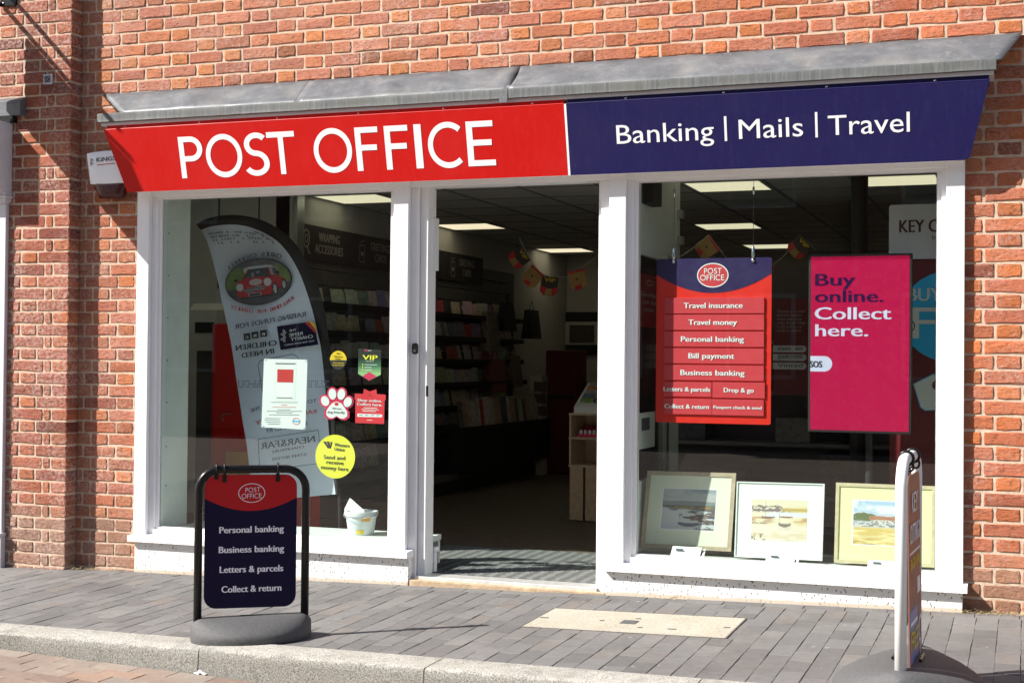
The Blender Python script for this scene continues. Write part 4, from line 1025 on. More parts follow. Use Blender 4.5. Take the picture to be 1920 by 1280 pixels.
for ri, z in enumerate(rows):
    y = YD0+.06+r.random()*.1; nth = 0
    while y < YD1-.3:
        if r.random() < .14: y += .14; continue
        wdt, hgt = r.choice([.13, .14, .15, .16, .12]), r.choice([.17, .18, .19, .16])
        if cm is None:
            q = MB(); q.box((-.0015, -.5, 0), (.0015, .5, 1)); o = q.build('greeting_card', M['card']); cm = o
        else:
            o = cm.copy(); COL.objects.link(o)
        o.location = (XL+.06+.07*r.random()+.03*(z < .6), y+wdt/2, z-.004); o.scale = (1, wdt, hgt); o.rotation_euler = (0, -.16-.12*r.random(), -.35*r.random()-.15)
        k = r.random(); c = (.55, .53, .48) if k < .72 else r.choice([(.5, .25, .25), (.25, .4, .36), (.5, .44, .28), (.42, .30, .40), (.28, .33, .45), (.5, .12, .10)])
        o.color = (*[q_*(1.0+.5*r.random()) for q_ in c], 1)
        cn = ('cream' if c == (.55, .53, .48) else {.25: 'green', .28: 'blue', .42: 'mauve'}.get(c[0], 'red' if c[1] < .2 else 'pink' if c[1] < .3 else 'buff'))
        nth += 1; tag(o, cn+' greeting card, '+ORDN[nth-1]+' from the window along the '+ROWN[ri]+' card shelf', 'card', 'greeting cards on the slatwall shelves')
        y += wdt*r.uniform(.98, 1.16)
# category boards
def board(y0, y1, word, lbl, px):
    t_ = thing('category_board', lbl, 'sign', (XL+.05, (y0+y1)/2, 2.2), 'category boards above the cards')
    MB().box((XL+.031, y0, 1.985), (XL+.05, y1, 2.262)).build('board', M['board_dark'], t_)
    L = y1-y0; yc = (y0+y1)/2
    for i, s_ in enumerate(word):
        ww = min(.5*L, .045*len(s_)); z = 2.145-.095*i; text(t_, s_, (XL+.051, yc+.02-ww/2, z), (XL+.051, yc+.02+ww/2, z), .068, (1, 0, 0), M['paper_dim'], bold=.02)
    q = MB()
    if 'WRAP' in word[0]:
        ring(q, (XL+.0512, y0+.12, 2.15), (0, 1, 0), (0, 0, 1), .055, .075, .014); ring(q, (XL+.0512, y0+.12, 2.15), (0, 1, 0), (0, 0, 1), .026, .036, .010); q.face([(XL+.0512, y0+.13, 2.075), (XL+.0512, y0+.145, 2.08), (XL+.0512, y0+.19, 2.03), (XL+.0512, y0+.165, 2.03)])
    else:
        x = XL+.0512
        for a, b in (((y0+.07, 2.03), (y0+.17, 2.036)), ((y0+.07, 2.17), (y0+.17, 2.176)), ((y0+.07, 2.036), (y0+.076, 2.17)), ((y0+.164, 2.036), (y0+.17, 2.17))): q.face([(x, a[0], a[1]), (x, b[0], a[1]), (x, b[0], b[1]), (x, a[0], b[1])])
        hc = [(.028*1.0*math.sin(t)**3, .024*(math.cos(t)*13-5*math.cos(2*t)-2*math.cos(3*t)-math.cos(4*t))/16) for t in np.linspace(0, 6.283, 25)[:-1]]
        q.face([(x, y0+.12+a, 2.10+b) for a, b in hc]); q.face([(x, y0+.08, 2.19), (x, y0+.165, 2.215), (x, y0+.165, 2.221), (x, y0+.08, 2.196)])
    q.build('symbol', M['paper_dim'], t_)
M['board_dark'] = pm('dark_category_board', (.035, .028, .030), .6); M['paper_dim'] = pm('faded_print', (.42, .37, .33), .7, var=.05)
board(YD0-.06, 3.33, ('WRAPPING', 'ACCESSORIES'), 'dark board reading WRAPPING ACCESSORIES at the top of the left window', None)
board(3.345, 4.28, ('GREETINGS', 'CARDS'), 'dark GREETINGS CARDS board behind the right side of the left window', None)
board(4.295, 5.35, ('GREETINGS', 'CARDS'), 'dark GREETINGS CARDS board seen through the doorway', None)
board(5.365, 6.3, ('GREETINGS', 'CARDS'), 'farthest dark GREETINGS CARDS board, dimmest of the row', None)
# bags hanging at the far end of the display
for k, (y, z, h_, w_, c) in enumerate(((6.2, 1.30, .40, .30, (.22, .20, .16)), (6.7, 1.52, .30, .26, (.03, .03, .03)), (6.35, .88, .34, .42, (.25, .08, .07)), (6.9, .92, .34, .30, (.22, .17, .15)), (7.5, 1.45, .32, .3, (.05, .055, .05)))):
    t_ = thing('gift_bag', ['pale grey gift bag hanging at the far end of the cards', 'black gift bag with rope handles hanging high in the doorway', 'reddish bundle of gift bags hanging below the grey one', 'pale bag hanging low near the end of the cards', 'dark green bag hanging past the end of the cards'][k], 'bag', (XL+.15, y, z), 'bags hanging at the end of the cards')
    q = MB(); q.prism([(XL+.10, y-w_/2, z), (XL+.24, y-w_/2, z), (XL+.20, y-w_/2, z+h_), (XL+.14, y-w_/2, z+h_)], (0, 1, 0), w_); o = q.build('body', M['card'], t_); o.color = (*c, 1)
    q = MB(); q.tube([(XL+.17, y-w_*.22+w_*.44*i/10, z+h_+.10*math.sin(math.pi*i/10)) for i in range(11)], .004, 6); q.build('handle', M['blackmat'], t_)
# wrap rolls in a low dark bin
bn_ = thing('wrap_bin', 'low black bin full of upright wrapping rolls beside the card shelves', 'display bin', (-4.9, 5.9, ZF))
q = MB(); q.box((-5.30, 4.75, .16), (-4.86, 7.2, .58)); q.build('bin', M['blackmat'], bn_)
for k in range(30):
    y = 4.82+k*.08; c = r.choice([(.5, .48, .45), (.42, .06, .05), (.4, .3, .2), (.12, .12, .12), (.45, .42, .3)])
    o = MB().tube([(-4.93+.02*r.random(), y, .5), (-4.97+.02*r.random(), y, .80+.06*r.random())], .026, 8).build('wrap_roll', M['card'], bn_); o.color = (*c, 1)
# rear of the shop
pc = thing('framed_picture', 'large dark-framed picture on the back wall seen through the doorway', 'picture', (-4.6, YB, 1.4))
a, b = at(1034, 585, YB-.03), at(1150, 665, YB-.03)
MB().box((a[0], YB-.04, b[2]), (b[0], YB-.001, a[2])).build('frame', M['blackmat'], pc); MB().box((a[0]+.12, YB-.043, b[2]+.12), (b[0]-.12, YB-.041, a[2]-.12)).build('mount', M['wall_in'], pc)
cx_, cz_ = (a[0]+b[0])/2, (a[2]+b[2])/2; MB().box((cx_-.16, YB-.046, cz_-.12), (cx_+.16, YB-.044, cz_+.1)).build('print', M['wall_dark'], pc)
a, b = at(1023, 656, 7.2), at(1062, 900, 7.2)
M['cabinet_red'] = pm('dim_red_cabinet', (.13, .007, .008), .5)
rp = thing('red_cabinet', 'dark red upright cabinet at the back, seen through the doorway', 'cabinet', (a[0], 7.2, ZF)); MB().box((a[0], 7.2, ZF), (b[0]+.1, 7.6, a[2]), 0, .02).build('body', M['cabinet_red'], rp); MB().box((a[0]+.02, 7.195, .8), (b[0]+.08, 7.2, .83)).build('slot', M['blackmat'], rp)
q = MB(); q.box((at(1000, 0, 7.0)[0], 7.0, ZF), (at(1022, 0, 7.0)[0], 7.3, 1.05)); en = tag(q.build('end_panel', M['wall_in']), 'grey end panel of shelving left of the red cabinet at the back', 'shelf end')
for i, zz in enumerate((.62, .75, .88)):
    x_ = at(1008, 0, 6.99)[0]; MB().box((x_, 6.985, zz), (x_+.14, 6.999, zz+.10)).build('leaflet', M['wall_dark'], en)
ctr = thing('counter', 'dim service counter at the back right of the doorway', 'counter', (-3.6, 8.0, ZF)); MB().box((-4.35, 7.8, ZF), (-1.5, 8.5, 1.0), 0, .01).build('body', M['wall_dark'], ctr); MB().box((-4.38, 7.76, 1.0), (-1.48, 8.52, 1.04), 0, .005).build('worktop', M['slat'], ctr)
MB().box((-4.2, 7.9, 1.04), (-3.85, 8.1, 1.32)).build('notice_holder', M['wall_in'], ctr)

# pine display unit on castors, part hidden by the door post
u0 = atZ(1068, 978, ZF); ux, uy = u0[0]-.02, u0[1]+.05
ut = thing('display_unit', 'pale pine crate display unit on castors at the right of the doorway', 'display unit', (ux+.3, uy+.2, ZF))
uw, ud = .62, .40
UZ = lambda py: at(1072, py, uy)[2]
z_b, z_mid, z_sh, z_tp = UZ(974), UZ(873), UZ(821), UZ(776)
for k in range(5):
    MB().box((ux+k*.125+.002, uy, z_b), (ux+k*.125+.108, uy+.014, z_mid-.004), 0, .002).build('slat', M['wood'], ut)
for x in (ux, ux+uw-.016): MB().box((x, uy+.0145, z_b), (x+.016, uy+ud, z_mid-.004)).build('side_panel', M['ply'], ut)
for z in (z_mid, z_sh, z_tp): MB().box((ux-.008, uy-.006, z-.008), (ux+uw+.008, uy+ud+.004, z+.008), 0, .002).build('shelf', M['ply'], ut)
for za_, zb_ in ((z_mid+.0085, z_sh-.0085), (z_sh+.0085, z_tp-.0085)):
    for x in (ux-.004, ux+uw-.010): MB().box((x, uy, za_), (x+.014, uy+ud, zb_)).build('side_panel', M['ply'], ut)
    MB().box((ux+.011, uy+ud-.012, za_), (ux+uw-.011, uy+ud, zb_)).build('back_panel', M['ply'], ut)
for x in (ux+.05, ux+uw-.05):
    for y in (uy+.05, uy+ud-.05):
        q = MB(); q.tube([(x-.012, y, ZF+.026), (x+.012, y, ZF+.026)], .026, 14); q.box((x-.018, y-.014, ZF+.04), (x+.018, y+.014, z_b-.001)); q.build('castor', M['steel'], ut)
tr = thing('card_tray', 'white sloping tray of colourful card packs on the pine unit', 'tray', (ux+.3, uy+.2, z_tp))
sl_ = lambda x, t: (x, uy+.02+.36*t, z_tp+.020+.052*(1)+.165*t)
q = MB(); ex = ux+.60
pts = [(uy+.005, z_tp+.009), (uy+.005, z_tp+.055), (uy+.03, z_tp+.07), (uy+.37, z_tp+.235), (uy+.38, z_tp+.009)]
q.prism([(ux+.03, y, z) for y, z in pts], (1, 0, 0), ex-ux-.03); q.build('tray', M['paper'], tr)
r = random.Random(8)
for a in range(5):
    for b in range(5):
        x = ux+.06+b*.105; t0_ = .10+a*.175
        c = r.choice([(.5, .42, .12), (.25, .42, .15), (.16, .16, .18), (.5, .25, .12), (.42, .40, .36), (.16, .28, .40)])
        f = lambda t, d: (uy+.03+.34*t-.44*d, z_tp+.07+.165*t+.9*d)
        q = MB(); p1, p2, p3, p4 = f(t0_, .002), f(t0_+.15, .002), f(t0_+.15, .016), f(t0_, .016)
        q.prism([(x, *p1), (x, *p2), (x, *p3), (x, *p4)], (1, 0, 0), .092); o = q.build('card_pack', M['card'], tr); o.color = (*c, 1)
pk = thing('pink_box', 'cerise pink box of small white tubes on the upper shelf of the pine unit', 'box', (ux+.2, uy+.15, z_sh+.009))
q = MB(); q.prism([(ux+.05, uy+.04, z_sh+.0085), (ux+.05, uy+.28, z_sh+.0085), (ux+.05, uy+.28, z_sh+.09), (ux+.05, uy+.20, z_sh+.07), (ux+.05, uy+.04, z_sh+.03)], (1, 0, 0), .22); q.build('carton', M['pink'], pk)
for k in range(6): MB().lathe([(.012, 0), (.012, .035), (.006, .042)], (ux+.072+k*.035, uy+.055, z_sh+.022), 8).build('tube', M['paper'], pk)
pm_ = thing('pumpkin', 'small orange pumpkin ornament on the lower shelf of the pine unit', 'ornament', (ux+.30, uy+.14, z_mid+.009))
q = MB(); vs = []
for j in range(9):
    ph = -math.pi/2+math.pi*j/8
    for i in range(24):
        a = 2*math.pi*i/24; rr_ = .060*math.cos(ph)*(1+.07*math.cos(8*a))+.001; vs.append((ux+.27+rr_*math.cos(a), uy+.14+rr_*math.sin(a), z_mid+.058+.048*math.sin(ph)))
q.add(vs, [[j*24+i, j*24+(i+1) % 24, (j+1)*24+(i+1) % 24, (j+1)*24+i] for j in range(8) for i in range(24)]); q.build('body', M['orange'], pm_, smooth=True)
MB().tube([(ux+.27, uy+.14, z_mid+.10), (ux+.275, uy+.14, z_mid+.125)], .008, 6).build('stalk', M['green'], pm_)

# bunting across the shop
def flag(par, p, ang, kind, sc_=.125):
    # kind 0: black VIP face with red corners, 1: golden face with red tip
    c, s_ = math.cos(ang), math.sin(ang); T = lambda u, v, d=0: (p[0]+c*u*sc_-s_*v*sc_, p[1]+d, p[2]+s_*u*sc_+c*v*sc_)
    w_ = .58
    q = MB(); q.prism([T(-w_, 0), T(w_, 0), T(w_, -.95), T(.32, -1.22), (T(-.32, -1.22)), T(-w_, -.95)], (0, 1, 0), .002)
    o = q.build('pennant', M['flag_black'] if kind == 0 else M['flag_gold'], par)
    q = MB()
    if kind == 0:
        for a_ in (-1, 1): q.face([T(a_*w_, -.62, -.001), T(a_*.15, -.72, -.001), T(a_*.3, -1.22, -.001), T(a_*w_, -.95, -.001)])
        q.build('red_print', M['inkred'], o); text(o, 'VIP', T(-.36, -.32, -.001), T(.36, -.32, -.001), .24*sc_, FRONT, M['gold'], up=(-s_, 0, c), bold=.05)
        q = MB(); q.face([T(-.15, -.75, -.0012), T(.2, -.75, -.0012), T(.3, -1.2, -.0012), T(-.28, -1.2, -.0012)]); q.build('gold_print', M['flag_gold'], o)
    else:
        q.face([T(-.30, -.98, -.001), T(.15, -.90, -.001), T(.22, -1.22, -.001), T(-.28, -1.22, -.001)]); q.face([T(-w_, 0, -.001), T(w_, 0, -.001), T(w_, -.14, -.001), T(-w_, -.14, -.001)]); q.build('red_print', M['inkred'], o)
        q = MB(); q.face([T(.07*math.cos(t)-.05, -.55+.07*math.sin(t), -.001) for t in np.linspace(0, 6.283, 13)[:-1]]); q.build('eye_print', M['ink'], o)
M['flag_black'] = pm('black_pennant', (.05, .045, .035), .7); M['flag_gold'] = pm('gold_pennant', (.40, .26, .09), .7)
def bunting(lbl, pts, flags, Y):
    bt = thing('bunting', lbl, 'bunting', at(*pts[0], Y), 'strings of bunting'); P = [at(a, b, Y+dy) for (a, b), dy in zip(pts, np.linspace(0, .3, len(pts)))]
    MB().tube(P, .0045, 6).build('string', M['paper_dim'], bt)
    for px, py, ang, k in flags: flag(bt, at(px, py, Y+.1), math.radians(ang), k)
bunting('string of black and gold VIP pennants hanging inside the doorway', [(974, 446), (985, 470), (1000, 496), (1014, 513), (1032, 520), (1060, 519), (1090, 503), (1122, 477)], [(986, 474, -57, 0), (1009, 506, -40, 1), (1032, 519, -8, 0), (1080, 507, 12, 1)], 3.2)
bunting('string of pennants behind the red hanging board in the right window', [(1275, 482), (1300, 465), (1328, 441), (1345, 462), (1375, 500), (1440, 505), (1470, 480), (1500, 440), (1530, 468)], [(1340, 455, -58, 1), (1440, 505, 18, 1), (1512, 452, -48, 0)], 3.2)

# ================================================================== LEFT WINDOW DISPLAY
# kiosk and cabinet in the recess
kY = 1.35
kk = thing('photo_kiosk', 'pale moulded machine head with a dark screen slot at the left of the left window', 'machine', at(385, 650, kY))
a, b = at(356, 568, kY), at(424, 652, kY)
q = MB(); q.prism([(a[0], kY+.0, b[2]-.02), (a[0], kY, b[2]+.0), (a[0], kY+.0, a[2]-.05), (a[0], kY+.05, a[2]), (a[0], kY+.36, a[2]), (a[0], kY+.36, b[2]-.02)], (1, 0, 0), b[0]-a[0]); q.build('housing', M['white_in'], kk)
s0, s1 = at(366, 604, kY), at(386, 624, kY); MB().box((s0[0], kY-.004, s1[2]), (at(402, 604, kY)[0], kY+.0, s0[2])).build('screen_slot', M['blackmat'], kk)
MB().box((a[0]+.03, kY+.05, ZF), (at(391, 700, kY)[0], kY+.32, b[2]-.021)).build('column', M['slat'], kk)
cb0, cb1 = at(396, 606, 1.0), at(500, 1000, 1.0)
rc = thing('red_machine', 'tall red floor cabinet with an orange lower panel behind the feather flag', 'cabinet', (cb0[0], 1.0, ZF))
MB().box((cb0[0], 1.0, ZF), (cb1[0]+.25, 1.3, cb0[2]), 0, .03).build('body', M['darkred'], rc); o0 = at(424, 846, .995); MB().box((o0[0], .99, .18), (cb1[0]+.2, .999, o0[2])).build('lower_panel', M['orangeprint'], rc)
hnd = at(424, 776, .98); MB().tube([(hnd[0]-.03, .995, hnd[2]-.05), (hnd[0]-.03, .97, hnd[2]-.02), (hnd[0], .96, hnd[2]), (hnd[0]+.05, .97, hnd[2])], .006, 6).build('handle', M['steel'], rc)
lp = at(375, 700, 1.9); bk = tag(MB().box((lp[0]-.10, 2.26, .9), (lp[0]+.02, 2.29, 1.75)).build('notice_strip', M['paper']), 'narrow pale notice strip on the recess wall beside the kiosk', 'notice')
# feather flag
FY = .62
ff = thing('feather_flag', 'feather-shaped charity flag with black sleeve, printed face reversed, in the left window', 'flag', at(600, 1000, FY))
c4 = lambda x, y: (360+x/4.8, 400+y/4.8)
outer = [c4(35, 100), c4(150, 42), c4(330, 14), c4(500, 26), c4(640, 66), c4(760, 128), c4(860, 200), c4(960, 320), c4(1060, 480), c4(1130, 640), c4(1190, 860), c4(1222, 1080), c4(1250, 1280), (623, 720), (628, 790), (632, 860), (635, 926)]
inner = [c4(80, 150), c4(170, 118), c4(330, 102), c4(470, 112), c4(590, 150), c4(700, 205), c4(790, 270), c4(880, 380), c4(960, 520), c4(1020, 670), c4(1080, 860), c4(1128, 1060), c4(1165, 1240), (609, 720), (615, 790), (621, 860), (629, 926)]
left = [c4(80, 150), c4(112, 205), c4(145, 285), c4(180, 400), c4(210, 520), c4(240, 640), c4(265, 780), c4(290, 880), c4(325, 1040), c4(362, 1230), (443, 710), (450, 755), (455, 790), (462, 830), (467, 870), (470, 905), (474, 940)]
def spline(P, m=3):
    P = [np.array(p, float) for p in P]; out = []
    for i in range(len(P)-1):
        p0 = P[i-1] if i > 0 else 2*P[0]-P[1]; p1, p2 = P[i], P[i+1]; p3 = P[i+2] if i+2 < len(P) else 2*P[-1]-P[-2]
        for k in range(m):
            t = k/m; out.append(tuple(.5*(2*p1+(p2-p0)*t+(2*p0-5*p1+4*p2-p3)*t*t+(3*p1-p0-3*p2+p3)*t**3)))
    return out+[tuple(P[-1])]
outer, inner, left = spline(outer), spline(inner), spline(left)
def wave(px, py): return FY+.020*math.sin(px*.035+py*.008)+.008*math.sin(py*.03)
q = MB(); n_ = len(inner); nc = 10; vs = []
for i in range(n_):
    for k in range(nc+1):
        t = k/nc; px = left[i][0]*(1-t)+inner[i][0]*t; py = left[i][1]*(1-t)+inner[i][1]*t; vs.append(at(px, py, wave(px, py)))
b_ = len(vs); vs += [np.array(v)+np.array((0, .002, 0)) for v in vs]
fs = [[i*(nc+1)+k, i*(nc+1)+k+1, (i+1)*(nc+1)+k+1, (i+1)*(nc+1)+k] for i in range(n_-1) for k in range(nc)]; fs += [[b_+q_ for q_ in f[::-1]] for f in fs]
q.add(vs, fs); fab = q.build('fabric', M['flag'], ff, smooth=True)
q = MB(); vs = []
for i in range(n_):
    for k in range(4):
        t = k/3; px = inner[i][0]*(1-t)+outer[i][0]*t; py = inner[i][1]*(1-t)+outer[i][1]*t; vs.append(at(px, py, wave(px, py)-.012*math.sin(math.pi*t)-.002))
b_ = len(vs); vs += [np.array(v)+np.array((0, .004+.02*math.sin(math.pi*(i % 4)/3), 0)) for i, v in enumerate(vs)]
fs = [[i*4+k, i*4+k+1, (i+1)*4+k+1, (i+1)*4+k] for i in range(n_-1) for k in range(3)]; fs += [[b_+q_ for q_ in f[::-1]] for f in fs]
q.add(vs, fs); q.build('sleeve', M['blackmat'], ff, smooth=True)
pb_ = at(636, 930, FY); MB().tube([pb_+np.array((0, 0, .05)), pb_+np.array((.01, 0, -.25)), (pb_[0]+.012, FY, ZF+.03)], .011, 8).build('pole', M['blackmat'], ff)
q = MB(); q.lathe([(.20, 0), (.20, .02), (.03, .05), (.02, .10)], (pb_[0]+.012, FY, ZF), 20); q.build('stand', M['blackmat'], ff)
FP = FY-.032
def ftext(s_, R, L, cap, m, b=.04, up=None):      # reversed print: the line starts at its right end
    P0, P1 = at(*R, FP), at(*L, FP); d = (P1-P0); upv = np.array((0, 0, 1.0)); text(fab, s_, P0, P1, cap, FRONT, M[m], bold=b, up=(0, 0, 1))
def arc_text(s_, pts, cap, m):
    """letters one by one along photo positions running right to left, each one mirrored"""
    P = [at(*p, FP) for p in pts]; seg = np.cumsum([0]+[np.linalg.norm(P[i+1]-P[i]) for i in range(len(P)-1)]); n = len(s_); mb = MB()
    pos = lambda d: np.array([np.interp(d, seg, [p[k] for p in P]) for k in range(3)])
    for i, ch in enumerate(s_):
        if ch == ' ': continue
        a, b = pos(seg[-1]*(i+.08)/n), pos(seg[-1]*(i+(.5 if ch == 'I' else .88))/n); U = b-a; upv = np.cross(U, (0, 1, 0)); upv = upv if upv[2] > 0 else -upv
        text(None, ch, a, b, cap, FRONT, None, up=upv, bold=.05, mb=mb)
    mb.build('lettering', M[m], fab)
arc_text('CHRIS COCKRELL', [(527.5, 485), (505, 480), (480, 482), (455, 490), (440, 498), (427, 509)], .027, 'inkgrey')
arc_text('RALLYING FOR CHARITY', [(552, 560), (535, 573), (515, 582), (490, 587), (465, 586), (447, 582), (432, 579)], .023, 'inkred')
ftext('RAISING FUNDS FOR', (574, 593), (441, 617), .030, 'inkgrey'); ftext('CHILDREN', (519, 647), (443, 657), .033, 'ink', .06); ftext('IN NEED', (514, 662), (454, 671), .031, 'ink', .06)
q = MB()
for (x, y) in ((494, 625), (478, 628), (463, 631)): q.prism(pxpoly([(x-6.5, y-5.5), (x+6, y-7), (x+7, y+5.5), (x-5.5, y+7)], FP), FRONT, .0006)
q.build('letter_tiles', M['ink'], fab)
for ch, (x, y) in zip('BBC', ((494, 625), (478, 628), (463, 631))): text(fab, ch, at(x+3, y+3, FP-.001), at(x-2.5, y+3.8, FP-.001), .016, FRONT, M['paper'], bold=.04)
q = MB(); q.prism(pxpoly([(519, 612), (588, 602), (597, 646), (526, 656)], FP), FRONT, .0006); crest = q.build('charity_panel', M['abnavy'], fab)
q = MB(); q.prism(pxpoly([(571, 604.5), (580, 603.2), (593, 620), (594, 627)], FP-.0007), FRONT, .0005); q.build('red_stripe', M['inkred'], fab); q = MB(); q.prism(pxpoly([(580, 603.2), (586, 602.4), (592, 611), (593, 619)], FP-.0007), FRONT, .0005); q.build('gold_stripe', M['gold'], fab)
for s_, R, L, cp in (('THE', (556, 620), (543, 622), .014), ('REME', (568, 627.5), (543, 631.5), .020), ('CHARITY', (587, 633), (546, 639.5), .020), ('FOR THE REME FAMILY', (589, 640), (533, 648.5), .009)): ftextc = text(fab, s_, at(*R, FP-.001), at(*L, FP-.001), cp, FRONT, M['paper'], bold=.02)
q = MB()
for k in range(7): e_ = at(532+2.2*math.sin(k*2.2), 620+k*3.2, FP-.001); ring(q, e_, (1, 0, 0), (0, 0, 1), .008+.003*(k % 3), .007, .003, n=12)
q.build('crest', M['paper'], fab)
for s_, R, L, cp, m in (('TO DONATE', (594, 754), (525, 762), .022, 'inkgrey'), ('THE', (489, 767), (471, 773), .022, 'inkgrey'), ('RALLY', (594, 774), (555, 779), .024, 'inkred'), ('CHARITY', (550, 783), (479, 796), .024, 'inkred'), ('SUPPORTED BY', (577, 797), (499, 811), .024, 'inkgrey'), ('NEAR&FAR', (591, 828), (490, 842), .040, 'inkgrey'), ('CHAUFFEURS', (571, 839), (511, 849), .016, 'inkgrey'), ('07949 807330', (575, 854), (511, 863), .018, 'inkgrey')): ftext(s_, R, L, cp, m, .03)
q = MB()
def pline(pts, w_=1.1):
    for (x0, y0), (x1, y1) in zip(pts[:-1], pts[1:]):
        d = np.array((x1-x0, y1-y0)); nn = np.array((-d[1], d[0]))/np.linalg.norm(d)*w_/2; q.face(pxpoly([(x0+nn[0], y0+nn[1]), (x1+nn[0], y1+nn[1]), (x1-nn[0], y1-nn[1]), (x0-nn[0], y0-nn[1])], FP-.0008))
pline([(484, 823), (597, 806), (602, 868), (487, 882), (484, 823)]); pline([(492, 735), (484, 685), (487, 676), (548, 664), (558, 668), (567, 712)], 1.4)
q.build('ruled_box', M['inkgrey'], fab)
q = MB(); r = random.Random(4)
for row in range(5):           # tyre track print
    for k in range(26):
        t = k/26; px = 386+8*row*.5+(115+row*10)*t; py = 431+row*6-10*math.sin(t*2.2)*(1-row*.1)+20*t*t*(1 if row < 3 else .5)
        if r.random() < .25 or row == 4 and r.random() < .4: continue
        if px > np.interp(py, [p[1] for p in inner[:22]], [p[0] for p in inner[:22]])-6 or px < np.interp(py, [p[1] for p in left], [p[0] for p in left])+2: continue
        w_ = 2+2.5*r.random(); q.face(pxpoly([(px, py), (px+w_, py-.6), (px+w_+1.5, py+3), (px+1.5, py+3.4)], FP-.0005))
for k in range(44):
    for row in range(3):
        if r.random() < .2: continue
        px = 446+k*3.9; py = 713+row*5+(k % 2)*.8
        if 488 < px < 577: continue
        q.face(pxpoly([(px, py), (px+2.6, py-.3), (px+2.6, py+2.4), (px, py+2.6)], FP-.0005))
q.build('tyre_print', pm('faint_tyre_print', (.25, .27, .36), .8), fab)
# oval picture: plain red hatchback on a track
def colorgrid(par, name, corners, Y, nx_, ny_, fn_, mask=None, tilt_p=None):
    """corners TL TR BR BL as photo positions on plane Y or 3D points"""
    P = [np.array(c) if len(c) == 3 else at(*c, Y) for c in corners]; vs = []; cols = []; fs = []
    for j in range(ny_+1):
        for i in range(nx_+1):
            u, v = i/nx_, j/ny_; vs.append(P[0]*(1-u)*(1-v)+P[1]*u*(1-v)+P[2]*u*v+P[3]*(1-u)*v)
    for j in range(ny_):
        for i in range(nx_):
            u, v = (i+.5)/nx_, (j+.5)/ny_
            if mask and not mask(u, v): continue
            fs.append([j*(nx_+1)+i, (j+1)*(nx_+1)+i, (j+1)*(nx_+1)+i+1, j*(nx_+1)+i+1]); cols.append(fn_(u, v))
    q = MB(); q.add(vs, fs); o = q.build(name, M['print'], par); ca = o.data.color_attributes.new('print', 'FLOAT_COLOR', 'CORNER')
    ca.data.foreach_set('color', np.repeat(np.array([(*c, 1.0) for c in cols]), 4, axis=0).ravel()); return o
ns = [random.Random(99).random()*6 for _ in range(40)]
def wob(u, v, f=1.0, k=0): return (math.sin(f*(7.1*u+3.3*v)+ns[k])+math.sin(f*(13.7*u-5.1*v)+ns[k+1])*.6+math.sin(f*(-4.3*u+17.9*v)+ns[k+2])*.5+math.sin(f*(29*u+11*v)+ns[k+3])*.35)/2.45
fb_ = lambda x, y: math.sin(x*2.3+y)*math.sin(y*1.7-x)
def car_pic(u, v):
    c = (.14, .20, .07) if v < .62-.05*u else (.085, .085, .095)
    if v < .16: c = (.12, .12, .13)
    c = tuple(x*(1+.25*wob(u, v, 3, 2)) for x in c)
    inr = lambda x0, y0, x1, y1: x0 < u < x1 and y0 < v < y1
    E = lambda cx, cy, rx, ry, p=2.0: abs((u-cx)/rx)**p+abs((v-cy)/ry)**p < 1
    red, dred, wht, blk = (.42, .03, .04), (.24, .02, .03), (.46, .47, .50), (.03, .03, .035)
    t = (v-.20)/.24                                                             # windscreen and roof
    if E(.52, .23, .23, .085, 3) : c = wht
    if 0 < t < 1 and .36-.12*t < u < .68+.03*t: c = (.05, .06, .07) if .385-.115*t < u < .655+.02*t else dred
    if 0 < t < 1 and .40-.08*t < u < .60 and .25 < t < .8 and fb_(u*20, v*12) > .3: c = (.20, .22, .24)
    if 0 < t < 1.9 and .68+.03*t < u < .80+.05*t-.02*t*t: c = (.34, .30, .32) if t < .75 else (.34, .05, .06)
    if 0.1 < t < .7 and .72+.03*t < u < .79+.03*t: c = (.10, .11, .12)
    if E(.46, .56, .30, .17, 2.6) or E(.45, .70, .29, .13, 3.2): c = red
    if E(.46, .50, .10, .075): c = (.46, .40, .40)                              # bonnet stripe
    if E(.80, .58, .12, .13, 2.5) and u > .70: c = red if v < .66 else dred
    if E(.21, .58, .055, .085) or E(.64, .53, .058, .09): c = (.54, .56, .58)
    if E(.43, .655-.10*(u-.43), .17, .055, 3): c = (.34, .34, .34) if int(v*70) % 2 else (.10, .07, .07)
    if inr(.33, .735, .53, .81): c = (.38, .38, .38) if not inr(.345, .75, .515, .795) else blk
    for wx, wy, wr in ((.745, .70, .045), (.885, .63, .038)):
        if E(wx, wy, wr, wr*3.3): c = blk
        if E(wx, wy, wr*.6, wr*2.3): c = (.40, .42, .44)
    if E(.16, .42, .035, .03) or E(.80, .345, .035, .035): c = blk
    if inr(.20, .81, .70, .845): c = blk
    return c
ov = lambda u, v: ((u-.5)/.5)**2+((v-.5)/.5)**2 < 1
colorgrid(fab, 'oval_picture', [(420, 493), (541, 479), (550, 562), (428, 578)], FP-.0008, 130, 88, car_pic, ov)
q = MB(); pts = []
C0 = [at(420, 493, FP-.001), at(541, 479, FP-.001), at(550, 562, FP-.001), at(428, 578, FP-.001)]
for rr_ in (.5, .515):
    for k in range(48):
        a_ = 2*math.pi*k/48; u, v = .5+rr_*math.cos(a_), .5+rr_*math.sin(a_); pts.append(C0[0]*(1-u)*(1-v)+C0[1]*u*(1-v)+C0[2]*u*v+C0[3]*(1-u)*v)
q.add(pts, [[k, (k+1) % 48, 48+(k+1) % 48, 48+k] for k in range(48)]); q.build('oval_border', M['abnavy'], fab)

